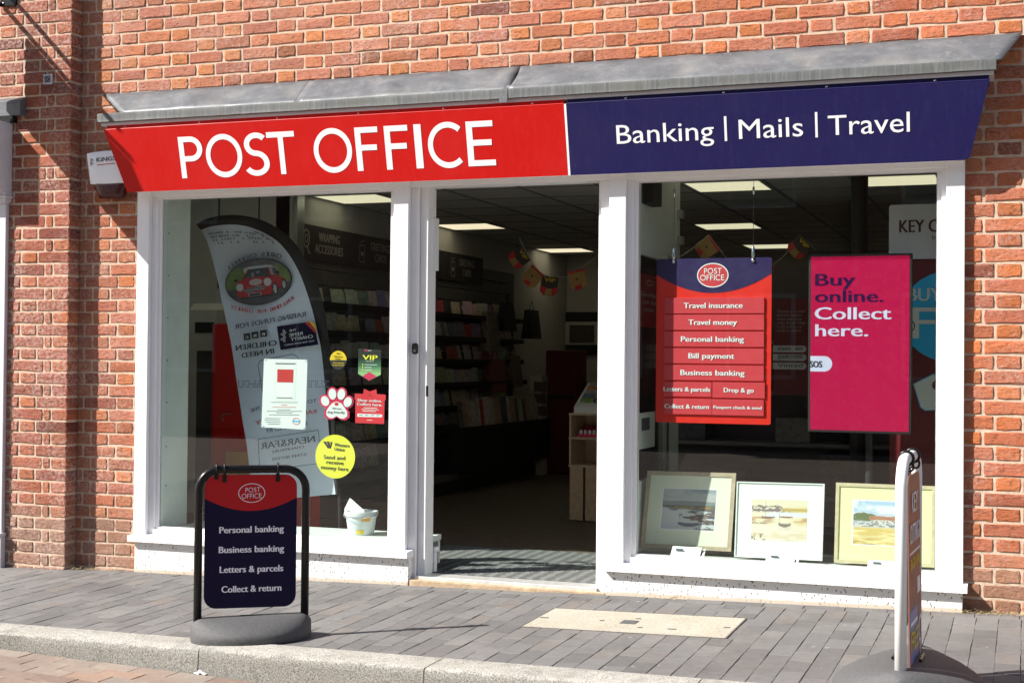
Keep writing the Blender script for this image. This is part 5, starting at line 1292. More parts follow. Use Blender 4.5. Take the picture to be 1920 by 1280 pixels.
# stickers on the inside of the glass
GYI = .0375
def sticker(name, lbl, cat, pts, m, th=.0008):
    P = pxpoly(pts, GYI) if len(pts[0]) == 2 else pts; c = np.mean([np.array(p) for p in P], 0); t_ = thing(name, lbl, cat, c, 'stickers on the left window'); q = MB(); q.prism(P, (0, 1, 0), th); q.build('backing', M[m], t_); return t_, c
G1 = GYI-.0006
def lay_poly(par, name, pts, m, d=0.0): q = MB(); q.prism(pxpoly(pts, G1-d) if len(pts[0]) == 2 else pts, (0, 1, 0), .0004); return q.build(name, M[m], par)
def gt(par, s_, a, b, cap, m, bold=.03, d=.0003): return text(par, s_, at(*a, G1-d), at(*b, G1-d), cap, FRONT, M[m], bold=bold, off=.0003)
c_ = at(628.3, 855.5, GYI); R_ = .127
t_, c = sticker('round_sticker', 'large round lime-yellow money transfer sticker, lowest on the left window', 'sticker', [(c_[0]+R_*1.015*math.cos(a), GYI, c_[2]+R_*math.sin(a)) for a in np.linspace(0, 6.2832, 49)[:-1]], 'yellow')
gt(t_, 'Western', (627, 836), (655, 838.5), .0195, 'ink'); gt(t_, 'Union', (627, 844), (646, 846), .0195, 'ink')
gt(t_, 'Send and', (607, 859.5), (647, 862), .0225, 'ink'); gt(t_, 'receive', (612, 869), (644, 871.5), .0225, 'ink'); gt(t_, 'money here', (602, 878.5), (653, 883), .0225, 'ink')
for k in range(2): lay_poly(t_, 'emblem', [(605.5+k*6.5, 827), (611+k*6.5, 827.4), (618+k*3.2, 840.3), (614.3+k*3.2, 840)], 'ink')
lay_poly(t_, 'emblem', [(619.5, 827.8), (623.5, 828), (622, 835), (620, 840.5)], 'ink')
c_ = at(634.2, 675, GYI); R_ = .0545
circ = lambda a0, a1: [(c_[0]+R_*1.0*math.cos(a), G1, c_[2]+R_*math.sin(a)) for a in np.linspace(a0, a1, 33)]
t_, c = sticker('round_sticker', 'small round sticker, yellow above black, upper middle of the left window', 'sticker', [(c_[0]+R_*math.cos(a), GYI, c_[2]+R_*math.sin(a)) for a in np.linspace(0, 6.2832, 41)[:-1]], 'ink')
lay_poly(t_, 'yellow_half', circ(0, math.pi), 'gold'); gt(t_, 'WU', (631, 664), (638, 664.4), .009, 'ink'); gt(t_, 'Western', (626.5, 669.6), (643, 670.4), .010, 'ink', .01); gt(t_, 'Union', (628.5, 674), (639, 674.5), .010, 'ink', .01)
gt(t_, 'International', (624.5, 681), (644.5, 682), .0085, 'gold', .04); gt(t_, 'money transfer', (623, 685.2), (645.5, 686), .0085, 'gold', .04)
def ln(par, a, b, m, h=.9, d=.0003): return lay_poly(par, 'text_line', [(a[0], a[1]-h), (b[0], b[1]-h), (b[0], b[1]), (a[0], a[1])], m, d)
def vip_mat():
    m, n, p = newmat('vip_print'); sp = N(n, 'ShaderNodeSeparateXYZ'); n.links.new(coords(n), sp.inputs[0])
    mr = N(n, 'ShaderNodeMapRange'); mr.inputs[1].default_value = at(692, 700, GYI)[2]; mr.inputs[2].default_value = at(692, 672, GYI)[2]; n.links.new(sp.outputs['Z'], mr.inputs[0])
    n.links.new(ramp(n, mr.outputs[0], [(0, (.30, .50, .22)), (.5, (.05, .16, .08)), (1, (.015, .02, .02))]), p.inputs['Base Color']); p.inputs['Roughness'].default_value = .5; return m
M['vipgrad'] = vip_mat()
t_, c = sticker('pennant_sticker', 'dark green VIP pennant sticker with pink tip, right edge of the left window', 'sticker', [(671.5, 700.5), (672, 653.5), (714.5, 656), (714, 702), (692.2, 713.5)], 'vipgrad')
lay_poly(t_, 'pink_tip', [(679, 705), (692.5, 697), (706, 705.3), (692.2, 713.2)], 'pink')
gt(t_, 'VIP', (680, 674), (707.5, 675), .027, 'yellow', .06); gt(t_, 'dpd', (689, 657.6), (696, 658), .006, 'signwhite'); gt(t_, 'DELIVERY', (686, 677.6), (701, 678.2), .005, 'signwhite')
q = MB(); pe_ = at(685.5, 656.4, G1-.0005); ring(q, pe_, (1, 0, 0), (0, 0, 1), .0075, .0075, .004, n=14); q.build('pink_dot', M['pink'], t_)
for k, e_ in enumerate((707, 697, 697)):
    y_ = 683.5+k*4.8; q = MB(); ring(q, at(680, y_-.6, G1-.0005), (1, 0, 0), (0, 0, 1), .004, .004, .0035, n=10); q.build('tick_dot', M['yellow'], t_); ln(t_, (683.5, y_+.3), (e_, y_+.8), 'signwhite')
# paw
def ell_px(cx, cy, rx, ry, rot=0, n=28): 
    a = math.radians(rot); return [(cx+rx*math.cos(t)*math.cos(a)-ry*math.sin(t)*math.sin(a), cy+rx*math.cos(t)*math.sin(a)+ry*math.sin(t)*math.cos(a)) for t in np.linspace(0, 6.2832, n+1)[:-1]]
pad = [(631, 752.5), (640, 756), (646, 764), (651, 772), (651, 780), (645, 784.5), (638, 784), (631, 779.5), (624, 783.5), (617, 783), (612, 778), (612, 770), (617, 762), (623, 755.5)]
grow = lambda pts, k, cx, cy: [(cx+(x-cx)*k, cy+(y-cy)*k) for x, y in pts]
t_ = thing('paw_sticker', 'pink and white paw-shaped dog-friendly sticker, middle of the left window', 'sticker', at(631, 760, GYI), 'stickers on the left window')
toes = [(609.5, 751.5, 7.4, 9.5, -22), (623.3, 738.5, 7.2, 10.2, -6), (640, 739, 7.2, 10.2, 8), (652, 753.5, 7.4, 9.5, 22)]
q = MB(); q.prism(pxpoly(grow(pad, 1.22, 631, 770), GYI), (0, 1, 0), .0006)
for k, (x, y, a, b, rt_) in enumerate(toes): q.prism([p+np.array((0, .0006*(k+1), 0)) for p in pxpoly(ell_px(x, y, a+3.2, b+3.2, rt_), GYI)], (0, 1, 0), .0005)
q.build('pink_outline', M['pink'], t_)
q = MB(); q.prism(pxpoly(pad, G1), (0, 1, 0), .0004)
for x, y, a, b, rt_ in toes: q.prism(pxpoly(ell_px(x, y, a, b, rt_), G1), (0, 1, 0), .0004)
q.build('white_pads', M['paper'], t_)
gt(t_, 'We are', (622.5, 767), (640, 767.8), .012, 'inkgrey', .02); gt(t_, 'dog-friendly', (614, 774), (646.5, 775), .013, 'inkgrey', .02); lay_poly(t_, 'red_oval', ell_px(631, 757.3, 4, 3.3), 'inkred', .0002)
# parcel sticker
t_, c = sticker('parcel_sticker', 'coral red gift-box-shaped Shop online sticker, right edge of the left window', 'sticker', [(666, 792.5), (666.5, 749), (664.8, 748.5), (665, 737.6), (681, 738), (682.3, 728.5), (693, 733.5), (705.5, 729.5), (706.5, 738.6), (723, 739.5), (723, 750), (721, 750.5), (720, 794.5)], 'parcelred')
gt(t_, 'Shop online.', (670.5, 752), (716, 754), .015, 'signwhite', .05); gt(t_, 'Collect here.', (669.5, 759.3), (716.5, 761.5), .015, 'signwhite', .05)
for k, (a, b) in enumerate(((682, 707), (678, 710), (680, 705))): ln(t_, (a, 764.6+k*3.2), (b, 765.3+k*3.2), 'signwhite', 1.0)
lay_poly(t_, 'white_pill', [(670, 775.5), (670, 780), (671.5, 781), (715, 782), (716.5, 780.5), (716.5, 777.5), (715, 776.6), (671.5, 775)], 'signwhite'); [ln(t_, (a_, 778.2+(a_-672)*.022), (a_+7, 778.4+(a_-672)*.022), 'inkgrey', 1.1, .0008) for a_ in (673, 684, 695, 705)]
ln(t_, (688, 787.5), (698, 788), 'signwhite'); lay_poly(t_, 'dark_oval', ell_px(693.5, 740.5, 4.5, 3.2), 'inkred', .0002)
# poster: plain two-tone print instead of the artwork
t_, c = sticker('paper_poster', 'white paper notice with a red and white picture panel, taped inside the left window', 'poster', [(495, 672.5), (576.5, 674), (572.5, 805), (490, 800.5)], 'paper')
lay_poly(t_, 'heading_bar', [(515, 678.6), (556, 679.4), (556, 683.6), (515, 683)], 'inkgrey_l'if 'inkgrey_l' in M else 'neigh')
ln(t_, (517, 682.2), (554, 682.8), 'inkgrey', 1.8)
lay_poly(t_, 'picture_ground', [(514.5, 686), (556, 686.8), (553.5, 751), (513, 750)], 'mountwhite'); lay_poly(t_, 'picture_red', [(520, 692), (550.5, 692.6), (549.6, 717), (519.6, 716.4)], 'inkred', .0004); lay_poly(t_, 'picture_white', [(519.6, 717.4), (549.6, 718), (548.6, 745), (518.6, 744.4)], 'signwhite', .0004); lay_poly(t_, 'picture_edge', [(518.6, 744.8), (548.6, 745.4), (548.5, 746.8), (518.5, 746.2)], 'inkgrey', .0004)
for k, (a, b, y, m) in enumerate(((508, 558, 754, 'inkgrey'), (527, 539, 759, 'inkred'), (511, 555, 763, 'inkred'), (520, 545, 767.5, 'inkgrey'), (500, 566, 770.5, 'inkgrey'), (517, 548, 773.5, 'inkgrey'), (504, 561, 777.3, 'inkgrey'), (497, 526, 784, 'inkgrey'), (496, 525, 787.5, 'inkgrey'), (498, 526, 791, 'inkgrey'), (502, 525, 794.5, 'inkgrey'))):
    L_ = lay_poly(t_, 'text_line', [(a, y-.55), (b, y-.1), (b, y+.8), (a, y+.35)], m)
q = MB(); ring(q, at(555.5, 789.5, G1-.0005), (1, 0, 0), (0, 0, 1), .026, .020, .003, n=24); q.build('round_mark', M['pink'], t_); lay_poly(t_, 'mark_bar', [(549, 788), (561, 788.4), (561, 791), (549, 790.6)], 'bluep', .0003)
q = MB()
for px, py in ((498, 674), (573.5, 676), (493, 798), (569.5, 802)): q.prism(pxpoly(ell_px(px, py, 2.2, 2.2, n=12), G1-.0006), (0, 1, 0), .0008)
q.build('sticky_tabs', M['neigh'], t_)

# bucket on the window board
BY = .30; b0 = at(677, 1004, BY); r0 = .0725; bz = .1605
hb = at(678, 957, BY)[2]-bz
bu = thing('collection_bucket', 'white collection bucket with an orange printed patch on the left window board', 'bucket', (b0[0], BY, bz))
q = MB(); q.lathe([(r0*1.0, 0), (r0*1.05, .006), (r0*1.27, hb-.03), (r0*1.38, hb-.028), (r0*1.40, hb-.004), (r0*1.36, hb), (r0*1.24, hb-.002), (r0*1.0, .03)], (b0[0], BY, bz), 40); o = q.build('tub', M['bucket'], bu); smooth_by_angle(o, 40)
q = MB(); q.tube([(b0[0]-r0*1.35, BY, bz+hb-.02)]+[(b0[0]-r0*1.45*math.cos(math.pi*i/14), BY-r0*1.55*math.sin(math.pi*i/14), bz+hb-.015-.022*math.sin(math.pi*i/14)) for i in range(15)], .0024, 6); q.build('handle', M['steel'], bu, smooth=True)
def on_bucket(a0, a1, z0, z1, m, nm):
    q = MB(); n_ = 8; vs = []
    for i in range(n_+1):
        a = math.radians(a0+(a1-a0)*i/n_)
        for z in (z0, z1): rr_ = r0*(1.05+.22*(z-.006)/(hb-.036))+.0012; vs.append((b0[0]+rr_*math.cos(a), BY+rr_*math.sin(a), bz+z))
    q.add(vs, [[2*i, 2*i+2, 2*i+3, 2*i+1] for i in range(n_)]); return q.build(nm, M[m], bu)
on_bucket(-62, -28, .085, .135, 'orangeprint', 'printed_patch'); on_bucket(-84, -52, .010, .034, 'tanprint' if 'tanprint' in M else 'gold', 'printed_band')
a_ = math.radians(-52); tp = lambda a, z: np.array((b0[0]+math.cos(math.radians(a))*(r0*1.2+.003), BY+math.sin(math.radians(a))*(r0*1.2+.003), bz+z)); text(bu, 'ne', tp(-58, .108), tp(-34, .108), .020, (math.cos(a_), math.sin(a_), 0), M['signwhite'], bold=.05)
q = MB(); pa, pb2, pc2 = at(646, 953, BY+.03), at(656, 933, BY+.03), at(682, 956, BY-.03); q.prism([pa-np.array((0, 0, .03)), pa, pb2, pc2, pc2-np.array((0, 0, .03))], (.2, 1, .2), .0015); tag(q.build('folded_leaflet', M['paper']), 'white card leaflet standing up in the white bucket', 'leaflet')

# ================================================================== RIGHT WINDOW DISPLAY
HY = .135
hs = thing('hanging_board', 'red and navy services board with raised slats hanging on wires in the right window', 'hanging sign', at(1338, 640, HY))
hp = lambda px, py, d=0.0: at(px, py, HY)+np.array((0, -d, 0))
H0, H1 = hp(1231.5, 486), hp(1447, 482); hzb = hp(1337, 793.5)[2]; hzt = hp(1340, 484)[2]; hx0, hx1 = H0[0], H1[0]
q = MB(); q.prism(poly_y(rrect(hx0, hzb, hx1, hzt, .012, 4), HY), (0, 1, 0), .006); hb_ = q.build('board', M['hangred'], hs)
ze, zm = hp(1340, 514)[2], hp(1340, 549)[2]; xc_ = (hx0+hx1)/2; hwid = (hx1-hx0)/2
top_ = [(x, z) for x, z in rrect(hx0, hzb, hx1, hzt, .012, 4) if z > ze+.001]
q = MB(); q.prism([(x, HY-.0005, z) for x, z in [(hx1, ze)]+top_+[(hx0, ze)]+[(xc_+hwid*t, zm+(ze-zm)*t*t) for t in np.linspace(-1, 1, 21)[1:-1]]], FRONT, .0006); q.build('navy_field', M['hangnavy'], hb_)
oc = hp(1336.5, 516); q = MB(); q.prism([np.array(p) for p in ellipse((oc[0], HY-.0014, oc[2]), (1, 0, 0), (0, 0, 1), .0835, .064)], FRONT, .0004); q.build('red_oval', M['slatred'], hb_)
q = MB(); ring(q, (oc[0], HY-.0022, oc[2]), (1, 0, 0), (0, 0, 1), .0855, .066, .0055)
for wd, py, x0, x1 in (('POST', 513.5, 1320.5, 1353), ('OFFICE', 526, 1313, 1358.5)): a, b = hp(x0, py), hp(x1, py); po_word(q, wd, (a[0], HY-.002, a[2]), (b[0], HY-.002, a[2]), .030, FRONT, (0, 0, 1), w=.14)
q.build('emblem', M['signwhite'], hb_)
rowsH = [(558, 587.5, 'Travel insurance', 1283, 1393), (590, 618.5, 'Travel money', 1292, 1382.5), (621.5, 650, 'Personal banking', 1278, 1395.5), (653, 681.5, 'Bill payment', 1292, 1377.5), (684.5, 713, 'Business banking', 1277, 1396.5)]
xs0, xs1 = hp(1246, 640)[0], hp(1433, 640)[0]
def slat(xa, xb, pa, pb_, s_, ta, tb, cap, m='slatred', dz=0.0):
    za, zb__ = hp(1340, pa)[2], hp(1340, pb_)[2]; q = MB(); q.box((xa, HY-.010, zb__), (xb, HY-.0008, za), 0, .0012); o = q.build('slat', M[m], hs)
    a, b = hp(ta, (pa+pb_)/2), hp(tb, (pa+pb_)/2); zc = (za+zb__)/2-cap*.48; text(o, s_, (a[0], HY-.0104, zc), (b[0], HY-.0104, zc), cap, FRONT, M['signwhite'], bold=.045); return o
for pa, pb_, s_, ta, tb in rowsH: slat(xs0, xs1, pa, pb_, s_, ta, tb, .0285)
xm_ = hp(1336.5, 640)[0]
slat(xs0, xm_-.003, 716.5, 744, 'Letters & parcels', 1245.5, 1332, .0235); slat(xm_+.002, xs1+.006, 716, 745, 'Drop & go', 1358, 1414, .0235); slat(xs0, xm_-.001, 748, 777.5, 'Collect & return', 1247, 1330, .0225); slat(xm_+.0005, xs1+.001, 748, 777.5, 'Passport check & send', 1338.5, 1428.5, .0165)
for px in (1263.5, 1412):
    a = hp(px, 486); q = MB(); q.tube([(a[0], HY+.003, hzt-.01), (a[0], HY+.003, 2.19)], .0013, 6); q.build('wire', M['steel'], hs)
    q = MB(); q.lathe([(.0075, 0), (.0085, .012), (.0085, .055), (.004, .065)], (a[0], HY-.001, hzt-.004), 12); q.lathe([(.006, 0), (.006, .04)], (a[0], HY+.003, 2.10), 10); q.lathe([(.004, -.022), (.009, -.016), (.009, -.006), (.005, 0)], (a[0], HY-.004, hzt-.004), 12); q.build('wire_grip', M['steel'], hs, smooth=True)
# screen
SY = .20
sc = thing('digital_screen', 'tall magenta digital screen reading Buy online. Collect here. in the right window', 'screen', at(1612, 645, SY))
sp_ = lambda px, py: at(px, py, SY); s0, s1 = sp_(1515.5, 640)[0], sp_(1709.5, 640)[0]; st_, sb_ = sp_(1612, 476)[2], sp_(1612, 811.5)[2]
q = MB(); bzl = .012
q.box((s0, SY, sb_), (s1, SY+.05, st_), 0, .004); q.build('casing', M['blackmat'], sc)
q = MB(); q.box((s0+bzl, SY-.0015, sb_+bzl), (s1-bzl, SY-.0003, st_-bzl)); scr = q.build('display', M['screen'], sc)
for s_, px, py, pe__, m, cap in (('Buy', 1529.5, 535.5, 1603, 'scr_navy', .062), ('online.', 1529, 566.5, 1655.5, 'scr_navy', .062), ('Collect', 1528.5, 598.5, 1670.5, 'scr_white', .062), ('here.', 1529.5, 630, 1627, 'scr_white', .062)):
    a, b = sp_(px, py), sp_(pe__, py); text(scr, s_, (a[0], SY-.0018, a[2]), (b[0], SY-.0018, a[2]), cap, FRONT, M[m], bold=.045)
a, b = sp_(1518, 696), sp_(1560.5, 667.5); q = MB(); rr_ = rrect(a[0]-.06, a[2], b[0], b[2], (b[2]-a[2])/2*.99); q.prism([(max(x, s0+bzl), SY-.0018, z) for x, z in rr_], FRONT, .0005); q.build('white_pill', M['scr_white'], scr)
a, b = sp_(1519, 688), sp_(1541, 688); text(scr, 'SOS', (a[0], SY-.0026, a[2]), (b[0], SY-.0026, a[2]), .032, FRONT, M['ink'], bold=.06)
MB().tube([(s0+.3, SY+.052, (st_+sb_)/2), (s0+.3, .36, (st_+sb_)/2), (s0+.3, .36, .165)], .02, 10).build('stand', M['blackmat'], sc)
# key cutting boards behind the right edge
KY_ = .55
kp = lambda px, py, d=0.0: at(px, py, KY_)+np.array((0, -d, 0))
def flatpx(par, nm, pts, m, d, th=.002): q = MB(); q.prism([kp(*p, d) for p in pts], (0, 1, 0), th); return q.build(nm, M[m], par)
kb_ = thing('key_cutting_board', 'maroon key cutting board with blue circle and big key tag behind the screen\'s right edge', 'display board', kp(1730, 700))
flatpx(kb_, 'board', [(1668, 487.5), (1830, 482), (1830, 1000), (1668, 1000)], 'maroon', .0, .03)
flatpx(kb_, 'blue_circle', ell_px(1785, 593, 97, 86), 'bluep', .004)
text(kb_, 'BUY', kp(1703, 564, .006), np.array((kp(1766, 564)[0], KY_-.006, kp(1703, 564)[2])), .068, FRONT, M['paper'], bold=.03); 
P0 = kp(1709, 634, .006); text(kb_, 'FREE', P0, P0+np.array((.72, 0, 0)), .165, FRONT, M['paper'], bold=.02)
q = MB(); tagp = [(1714, 720), (1750, 702), (1800, 700), (1800, 766), (1735, 768), (1727, 762)]; flatpx(kb_, 'tag_edge', grow(tagp, 1.05, 1757, 735), 'bluep', .006); flatpx(kb_, 'key_tag', tagp, 'paper', .009); flatpx(kb_, 'tag_hole', ell_px(1757, 722, 9, 9), 'maroon', .012)
q = MB(); ring(q, kp(1708, 611, .008), (1, 0, 0), (0, 0, 1), .022, .03, .006, n=20); q.build('key_ring', M['ink'], kb_)
ks = thing('key_sign', 'white KEY CUTTING sign at the top right of the right window', 'sign', kp(1720, 430, .05))
q = MB(); a, b = kp(1667.5, 487, .03), kp(1830, 381, .03); q.prism(poly_y(rrect(a[0], a[2], b[0], b[2], .015, 4), KY_-.03), (0, 1, 0), .012); q.build('panel', M['neigh'], ks)
P0 = kp(1687.5, 437, .031); text(ks, 'KEY CUTTING', P0, P0+np.array((.475, 0, 0)), .066, FRONT, pm('deep_brown_print', (.075, .018, .018), .6), bold=.035); P0 = kp(1748.5, 450, .031); text(ks, 'by', P0, P0+np.array((.034, 0, 0)), .024, FRONT, M['brown'], bold=.02)
MB().box((-.35, KY_+.035, ZF), (-.30, KY_+.09, 2.3)).build('support_post', M['slat'], ks)
px_ = at(1612, 350, 2.2)[0]; tag(MB().tube([(px_, 2.2, ZF), (px_, 2.2, ZC)], .055, 12).build('ceiling_post', M['blackmat']), 'dark round post up to the ceiling behind the magenta screen', 'post')
# partition with a dark glazed door, right of the doorway
pt = thing('partition_wall', 'white partition with a dark glazed door just right of the doorway', 'partition', (-2.0, .6, 0))
XP = -1.99
MB().box((XP-.06, .16, 1.84), (XP, .86, ZC)).build('wall', M['white_in'], pt); MB().box((XP-.06, .86, ZF), (XP, 1.12, ZC)).build('jamb', M['white_in'], pt)
MB().box((XP-.06, .16, ZF), (XP, .86, .55)).build('lower_panel', M['white_in'], pt)
dr = MB().box((XP-.05, .17, .55), (XP-.02, .80, 1.80)).build('glazed_door', M['shadeglass'], pt)
MB().box((XP-.06, .80, .55), (XP+.005, .855, 1.838)).build('door_stile', M['alu'], dr); MB().box((XP-.06, .17, 1.80), (XP+.004, .80, 1.838)).build('door_rail', M['white_in'], dr)
XQ = XP-.018
y0_, y1_ = .20, .74
gz0, gz1 = atX(1212, 613, XP)[2], atX(1212, 513, XP)[2]
MB().box((XQ, y0_, gz0), (XQ+.002, y1_, gz1)).build('red_notice', pm('dim_red_notice', (.22, .008, .012), .5), dr)
for i, (s_, a, b) in enumerate((('Goodbye', .26, .62), ('see you', .30, .62), ('soon', .32, .54))): text(dr, s_, (XQ+.003, a, gz1-.125-i*.042), (XQ+.003, b, gz1-.125-i*.042), .026, (1, 0, 0), M['paper_dim'], bold=.02)
q = MB(); ring(q, (XQ+.003, .45, gz1-.045), (0, 1, 0), (0, 0, 1), .08, .016, .006, n=20); q.build('notice_mark', M['paper_dim'], dr)
pz0, pz1 = atX(1208, 842, XP)[2], atX(1208, 774, XP)[2]; MB().box((XQ, .18, pz0), (XQ+.002, .60, pz1)).build('paper_notice', M['paper'], dr); MB().box((XQ+.0022, .30, pz1-.10), (XQ+.003, .48, pz1-.03)).build('notice_picture', M['inkgrey'], dr)
MB().box((XP-.001, .20, 2.08), (XP+.06, .42, 2.24)).build('speaker', M['blackmat'], pt)
for z in (1.92, 2.08): MB().box((XP+.001, 1.05, z), (XP+.03, 1.11, z+.05)).build('hinge', M['alu'], pt)
# dim collection poster and shelving deeper in the right half
pY = 2.6
dp_ = thing('wall_poster', 'dim maroon parcel collection poster between the red board and the magenta screen', 'poster', at(1485, 640, pY))
a, b = at(1450, 740, pY), at(1530, 560, pY); MB().box((a[0], pY, a[2]), (b[0]+.3, pY+.01, b[2])).build('sheet', M['maroon'], dp_)
for k, s_ in enumerate(('Choose us as your', 'delivery location', 'when you shop', 'online and we\'ll keep', 'it safe until you\'re', 'ready to collect.')): p0, p1 = at(1457, 586+k*7.2, pY-.001), at(1457+ (52 if k in (0, 3) else 46), 585.8+k*7.2, pY-.001); text(dp_, s_, p0, p1, .021, FRONT, M['inkgrey_m'] if 'inkgrey_m' in M else M['paper_dim'], bold=.0)
for k, s_ in enumerate(('amazon   asos', 'JOHN LEWIS', 'Vinted')):
    y_ = 654+k*16; a, b = at(1449, y_+6, pY-.002), at(1512, y_-6.2, pY-.002); q = MB(); q.prism([(max(x, a[0]), pY-.002, z) for x, z in rrect(a[0]-.05, a[2], b[0], b[2], (b[2]-a[2])/2*.98)], FRONT, .001); q.build('white_pill', M['pill'] if 'pill' in M else M['neigh'], dp_); p0, p1 = at(1458, y_+2, pY-.004), at(1505, y_+2, pY-.004); text(dp_, s_, p0, p1, .026, FRONT, M['inkgrey'], bold=.02)
dk = thing('dark_shelving', 'dark shelving of stock behind the pictures in the right window', 'shelving', (-1.3, 3.0, 0))
MB().box((-2.6, 3.0, ZF), (XRW, 3.06, 1.9)).build('back_panel', M['wall_dark'], dk)
for z in (.25, .62, .98, 1.34): MB().box((-2.6, 2.62, z), (XRW, 2.999, z+.025)).build('shelf', M['slat'], dk)
r = random.Random(21)
for zi, z in enumerate((.25, .62, .98)):
    x = -2.5; nth = 0
    while x < .4:
        w_ = r.uniform(.10, .34); h_ = r.uniform(.12, .30)
        if r.random() < .55:
            o = MB().box((x, 2.66+r.random()*.05, z+.026), (x+w_, 2.95, z+.026+h_), 0, .004).build('stock_box', M['card']); c = r.choice([(.10, .09, .08), (.16, .15, .13), (.09, .05, .045), (.20, .18, .15), (.06, .06, .07)]); o.color = (*c, 1)
            nth += 1; tag(o, 'dim packet, '+ORDN[nth-1]+' from the left on the '+('lowest', 'middle', 'upper')[zi]+' dark shelf behind the right window', 'box', 'stock on the dark shelving')
        x += w_+r.uniform(.02, .1)
# three framed watercolours leaning on the window board
_lat = np.random.default_rng(42).random((64, 64))
def vn(x, y):
    xi, yi = int(math.floor(x)), int(math.floor(y)); fx, fy = x-xi, y-yi; fx = fx*fx*(3-2*fx); fy = fy*fy*(3-2*fy)
    g = lambda i, j: _lat[i % 64, j % 64]
    return (g(xi, yi)*(1-fx)+g(xi+1, yi)*fx)*(1-fy)+(g(xi, yi+1)*(1-fx)+g(xi+1, yi+1)*fx)*fy
def fb(x, y, o=4):
    t, a, n_ = 0.0, .5, 0.0
    for _ in range(o): t += a*vn(x, y); n_ += a; x, y, a = x*2.03+17.1, y*2.03+5.7, a*.55
    return t/n_
def ss(a, b, x): t = min(1, max(0, (x-a)/(b-a))); return t*t*(3-2*t)
def lay_c(c, d, t): return c*(1-t)+np.array(d)*t
def boat(c, u, v, cx, cy, L, H, dark, light):
    du = (u-cx)/L; sheer = cy-H*.35*du*du*2
    if abs(du) < .5 and sheer < v < sheer+H*(1-1.6*abs(du)**2.2): c = lay_c(np.array(dark), light, ss(.35, .0, (v-sheer)/H)*.6+.25*fb(u*60, v*20))
    if abs(du) < .55 and sheer+H < v < sheer+H*1.9: c = lay_c(c, dark, .35*(1-(v-sheer-H)/(H*.9))*ss(.2, .7, fb(u*20, v*90)))
    return c
def water1(u, v):
    s_ = fb(u*3, v*5); c = lay_c(np.array((.24, .29, .31)), (.42, .45, .46), ss(.3, .7, s_)); c = lay_c(c, (.40, .41, .40), ss(.05, .3, v))
    hill = .33-.05*fb(u*5+3, .5)-.015*fb(u*25, 2.0); c = lay_c(c, (.15, .20, .21), ss(hill-.01, hill+.01, v)*.85)
    c = lay_c(c, (.07, .10, .07), ss(.40, .425, v+.02*fb(u*20, v*30))*.9); c = lay_c(c, (.30, .19, .05), ss(.41, .44, v)*ss(.52, .47, v)*ss(.45, .62, fb(u*6, v*22)+.1*u))
    c = lay_c(c, (.50, .52, .52), ss(.44, .50, v+.06*(fb(u*7, v*14)-.5)-.05*u))
    k = fb(u*5+2, v*16+1, 5)+.28*(u-.42)-.08*ss(.7, .95, v); c = lay_c(c, (.07, .08, .10), ss(.52, .60, k)*ss(.46, .53, v)); c = lay_c(c, (.28, .17, .10), ss(.62, .70, k)*ss(.5, .6, v)*ss(.4, .6, fb(u*22, v*22)))
    c = lay_c(c, (.40, .44, .50), ss(.80, .92, v)*ss(.42, .25, u)*.7)
    c = boat(c, u, v, .52, .68, .24, .05, (.05, .04, .05), (.25, .2, .18)); c = boat(c, u, v, .52, .83, .40, .10, (.06, .07, .13), (.30, .33, .40)); c = boat(c, u, v, .75, .62, .2, .04, (.05, .05, .05), (.3, .28, .24)); c = boat(c, u, v, .84, .76, .3, .06, (.07, .06, .06), (.3, .25, .2))
    for x_ in (.34, .37):
        if abs(u-x_) < .008 and .61 < v < .68: c = np.array((.05, .04, .04))
        if abs(u-x_) < .006 and .69 < v < .75: c = lay_c(c, (.1, .08, .08), .6)
    return tuple(np.clip(c*(.92+.16*fb(u*70, v*50, 2)), .01, .8))
def water2(u, v):
    c = lay_c(np.array((.66, .60, .42)), (.72, .66, .52), fb(u*3, v*6)); c = lay_c(c, (.62, .50, .22), ss(.5, 1.0, u)*ss(.08, .2, v)*.6)
    land = .20-.10*ss(.55, .15, abs(u-.3))*fb(u*14, 3)+.03*u; k = fb(u*24, v*30)
    c = lay_c(c, (.17, .13, .15), ss(land-.01, land+.015, v)*ss(.34, .28, v)*ss(.32, .55, k)*ss(.95, .5, u)); c = lay_c(c, (.48, .34, .10), ss(.19, .22, v)*ss(.30, .26, v)*ss(.45, .65, u))
    c = lay_c(c, (.64, .68, .72), ss(.29, .33, v)*ss(.46, .40, v)*ss(.25, .5, u+.2*fb(u*8, v*20)))
    m_ = fb(u*6+5, v*20, 4); c = lay_c(c, (.46, .27, .13), ss(.40, .46, v)*ss(.62, .54, v)*(ss(.5, .25, u)+ss(.68, .85, u)*ss(.6, .5, v))*ss(.38, .58, m_)); c = lay_c(c, (.22, .14, .13), ss(.5, .54, v)*ss(.62, .58, v)*ss(.42, .2, u)*ss(.5, .62, m_))
    c = lay_c(c, (.72, .66, .56), ss(.58, .68, v)*.8); c = lay_c(c, (.60, .42, .24), ss(.62, .9, v)*ss(.48, .68, fb(u*3+9, v*9))*.55)
    c = boat(c, u, v, .30, .42, .24, .045, (.13, .07, .08), (.4, .28, .2)); c = boat(c, u, v, .62, .405, .25, .035, (.22, .07, .05), (.45, .25, .16)); c = boat(c, u, v, .60, .57, .22, .10, (.14, .10, .10), (.62, .55, .45))
    if abs(u-.505) < .003 and .26 < v < .60 or abs(u-.25) < .003 and .04 < v < .42: c = lay_c(c, (.22, .16, .14), .8)
    if u < .26 and v > .80: c = lay_c(c, (.20, .18, .12), ss(.50, .62, fb(u*30, v*14))*ss(.80, .88, v))
    return tuple(np.clip(c*(.93+.14*fb(u*70, v*50, 2)), .01, .85))
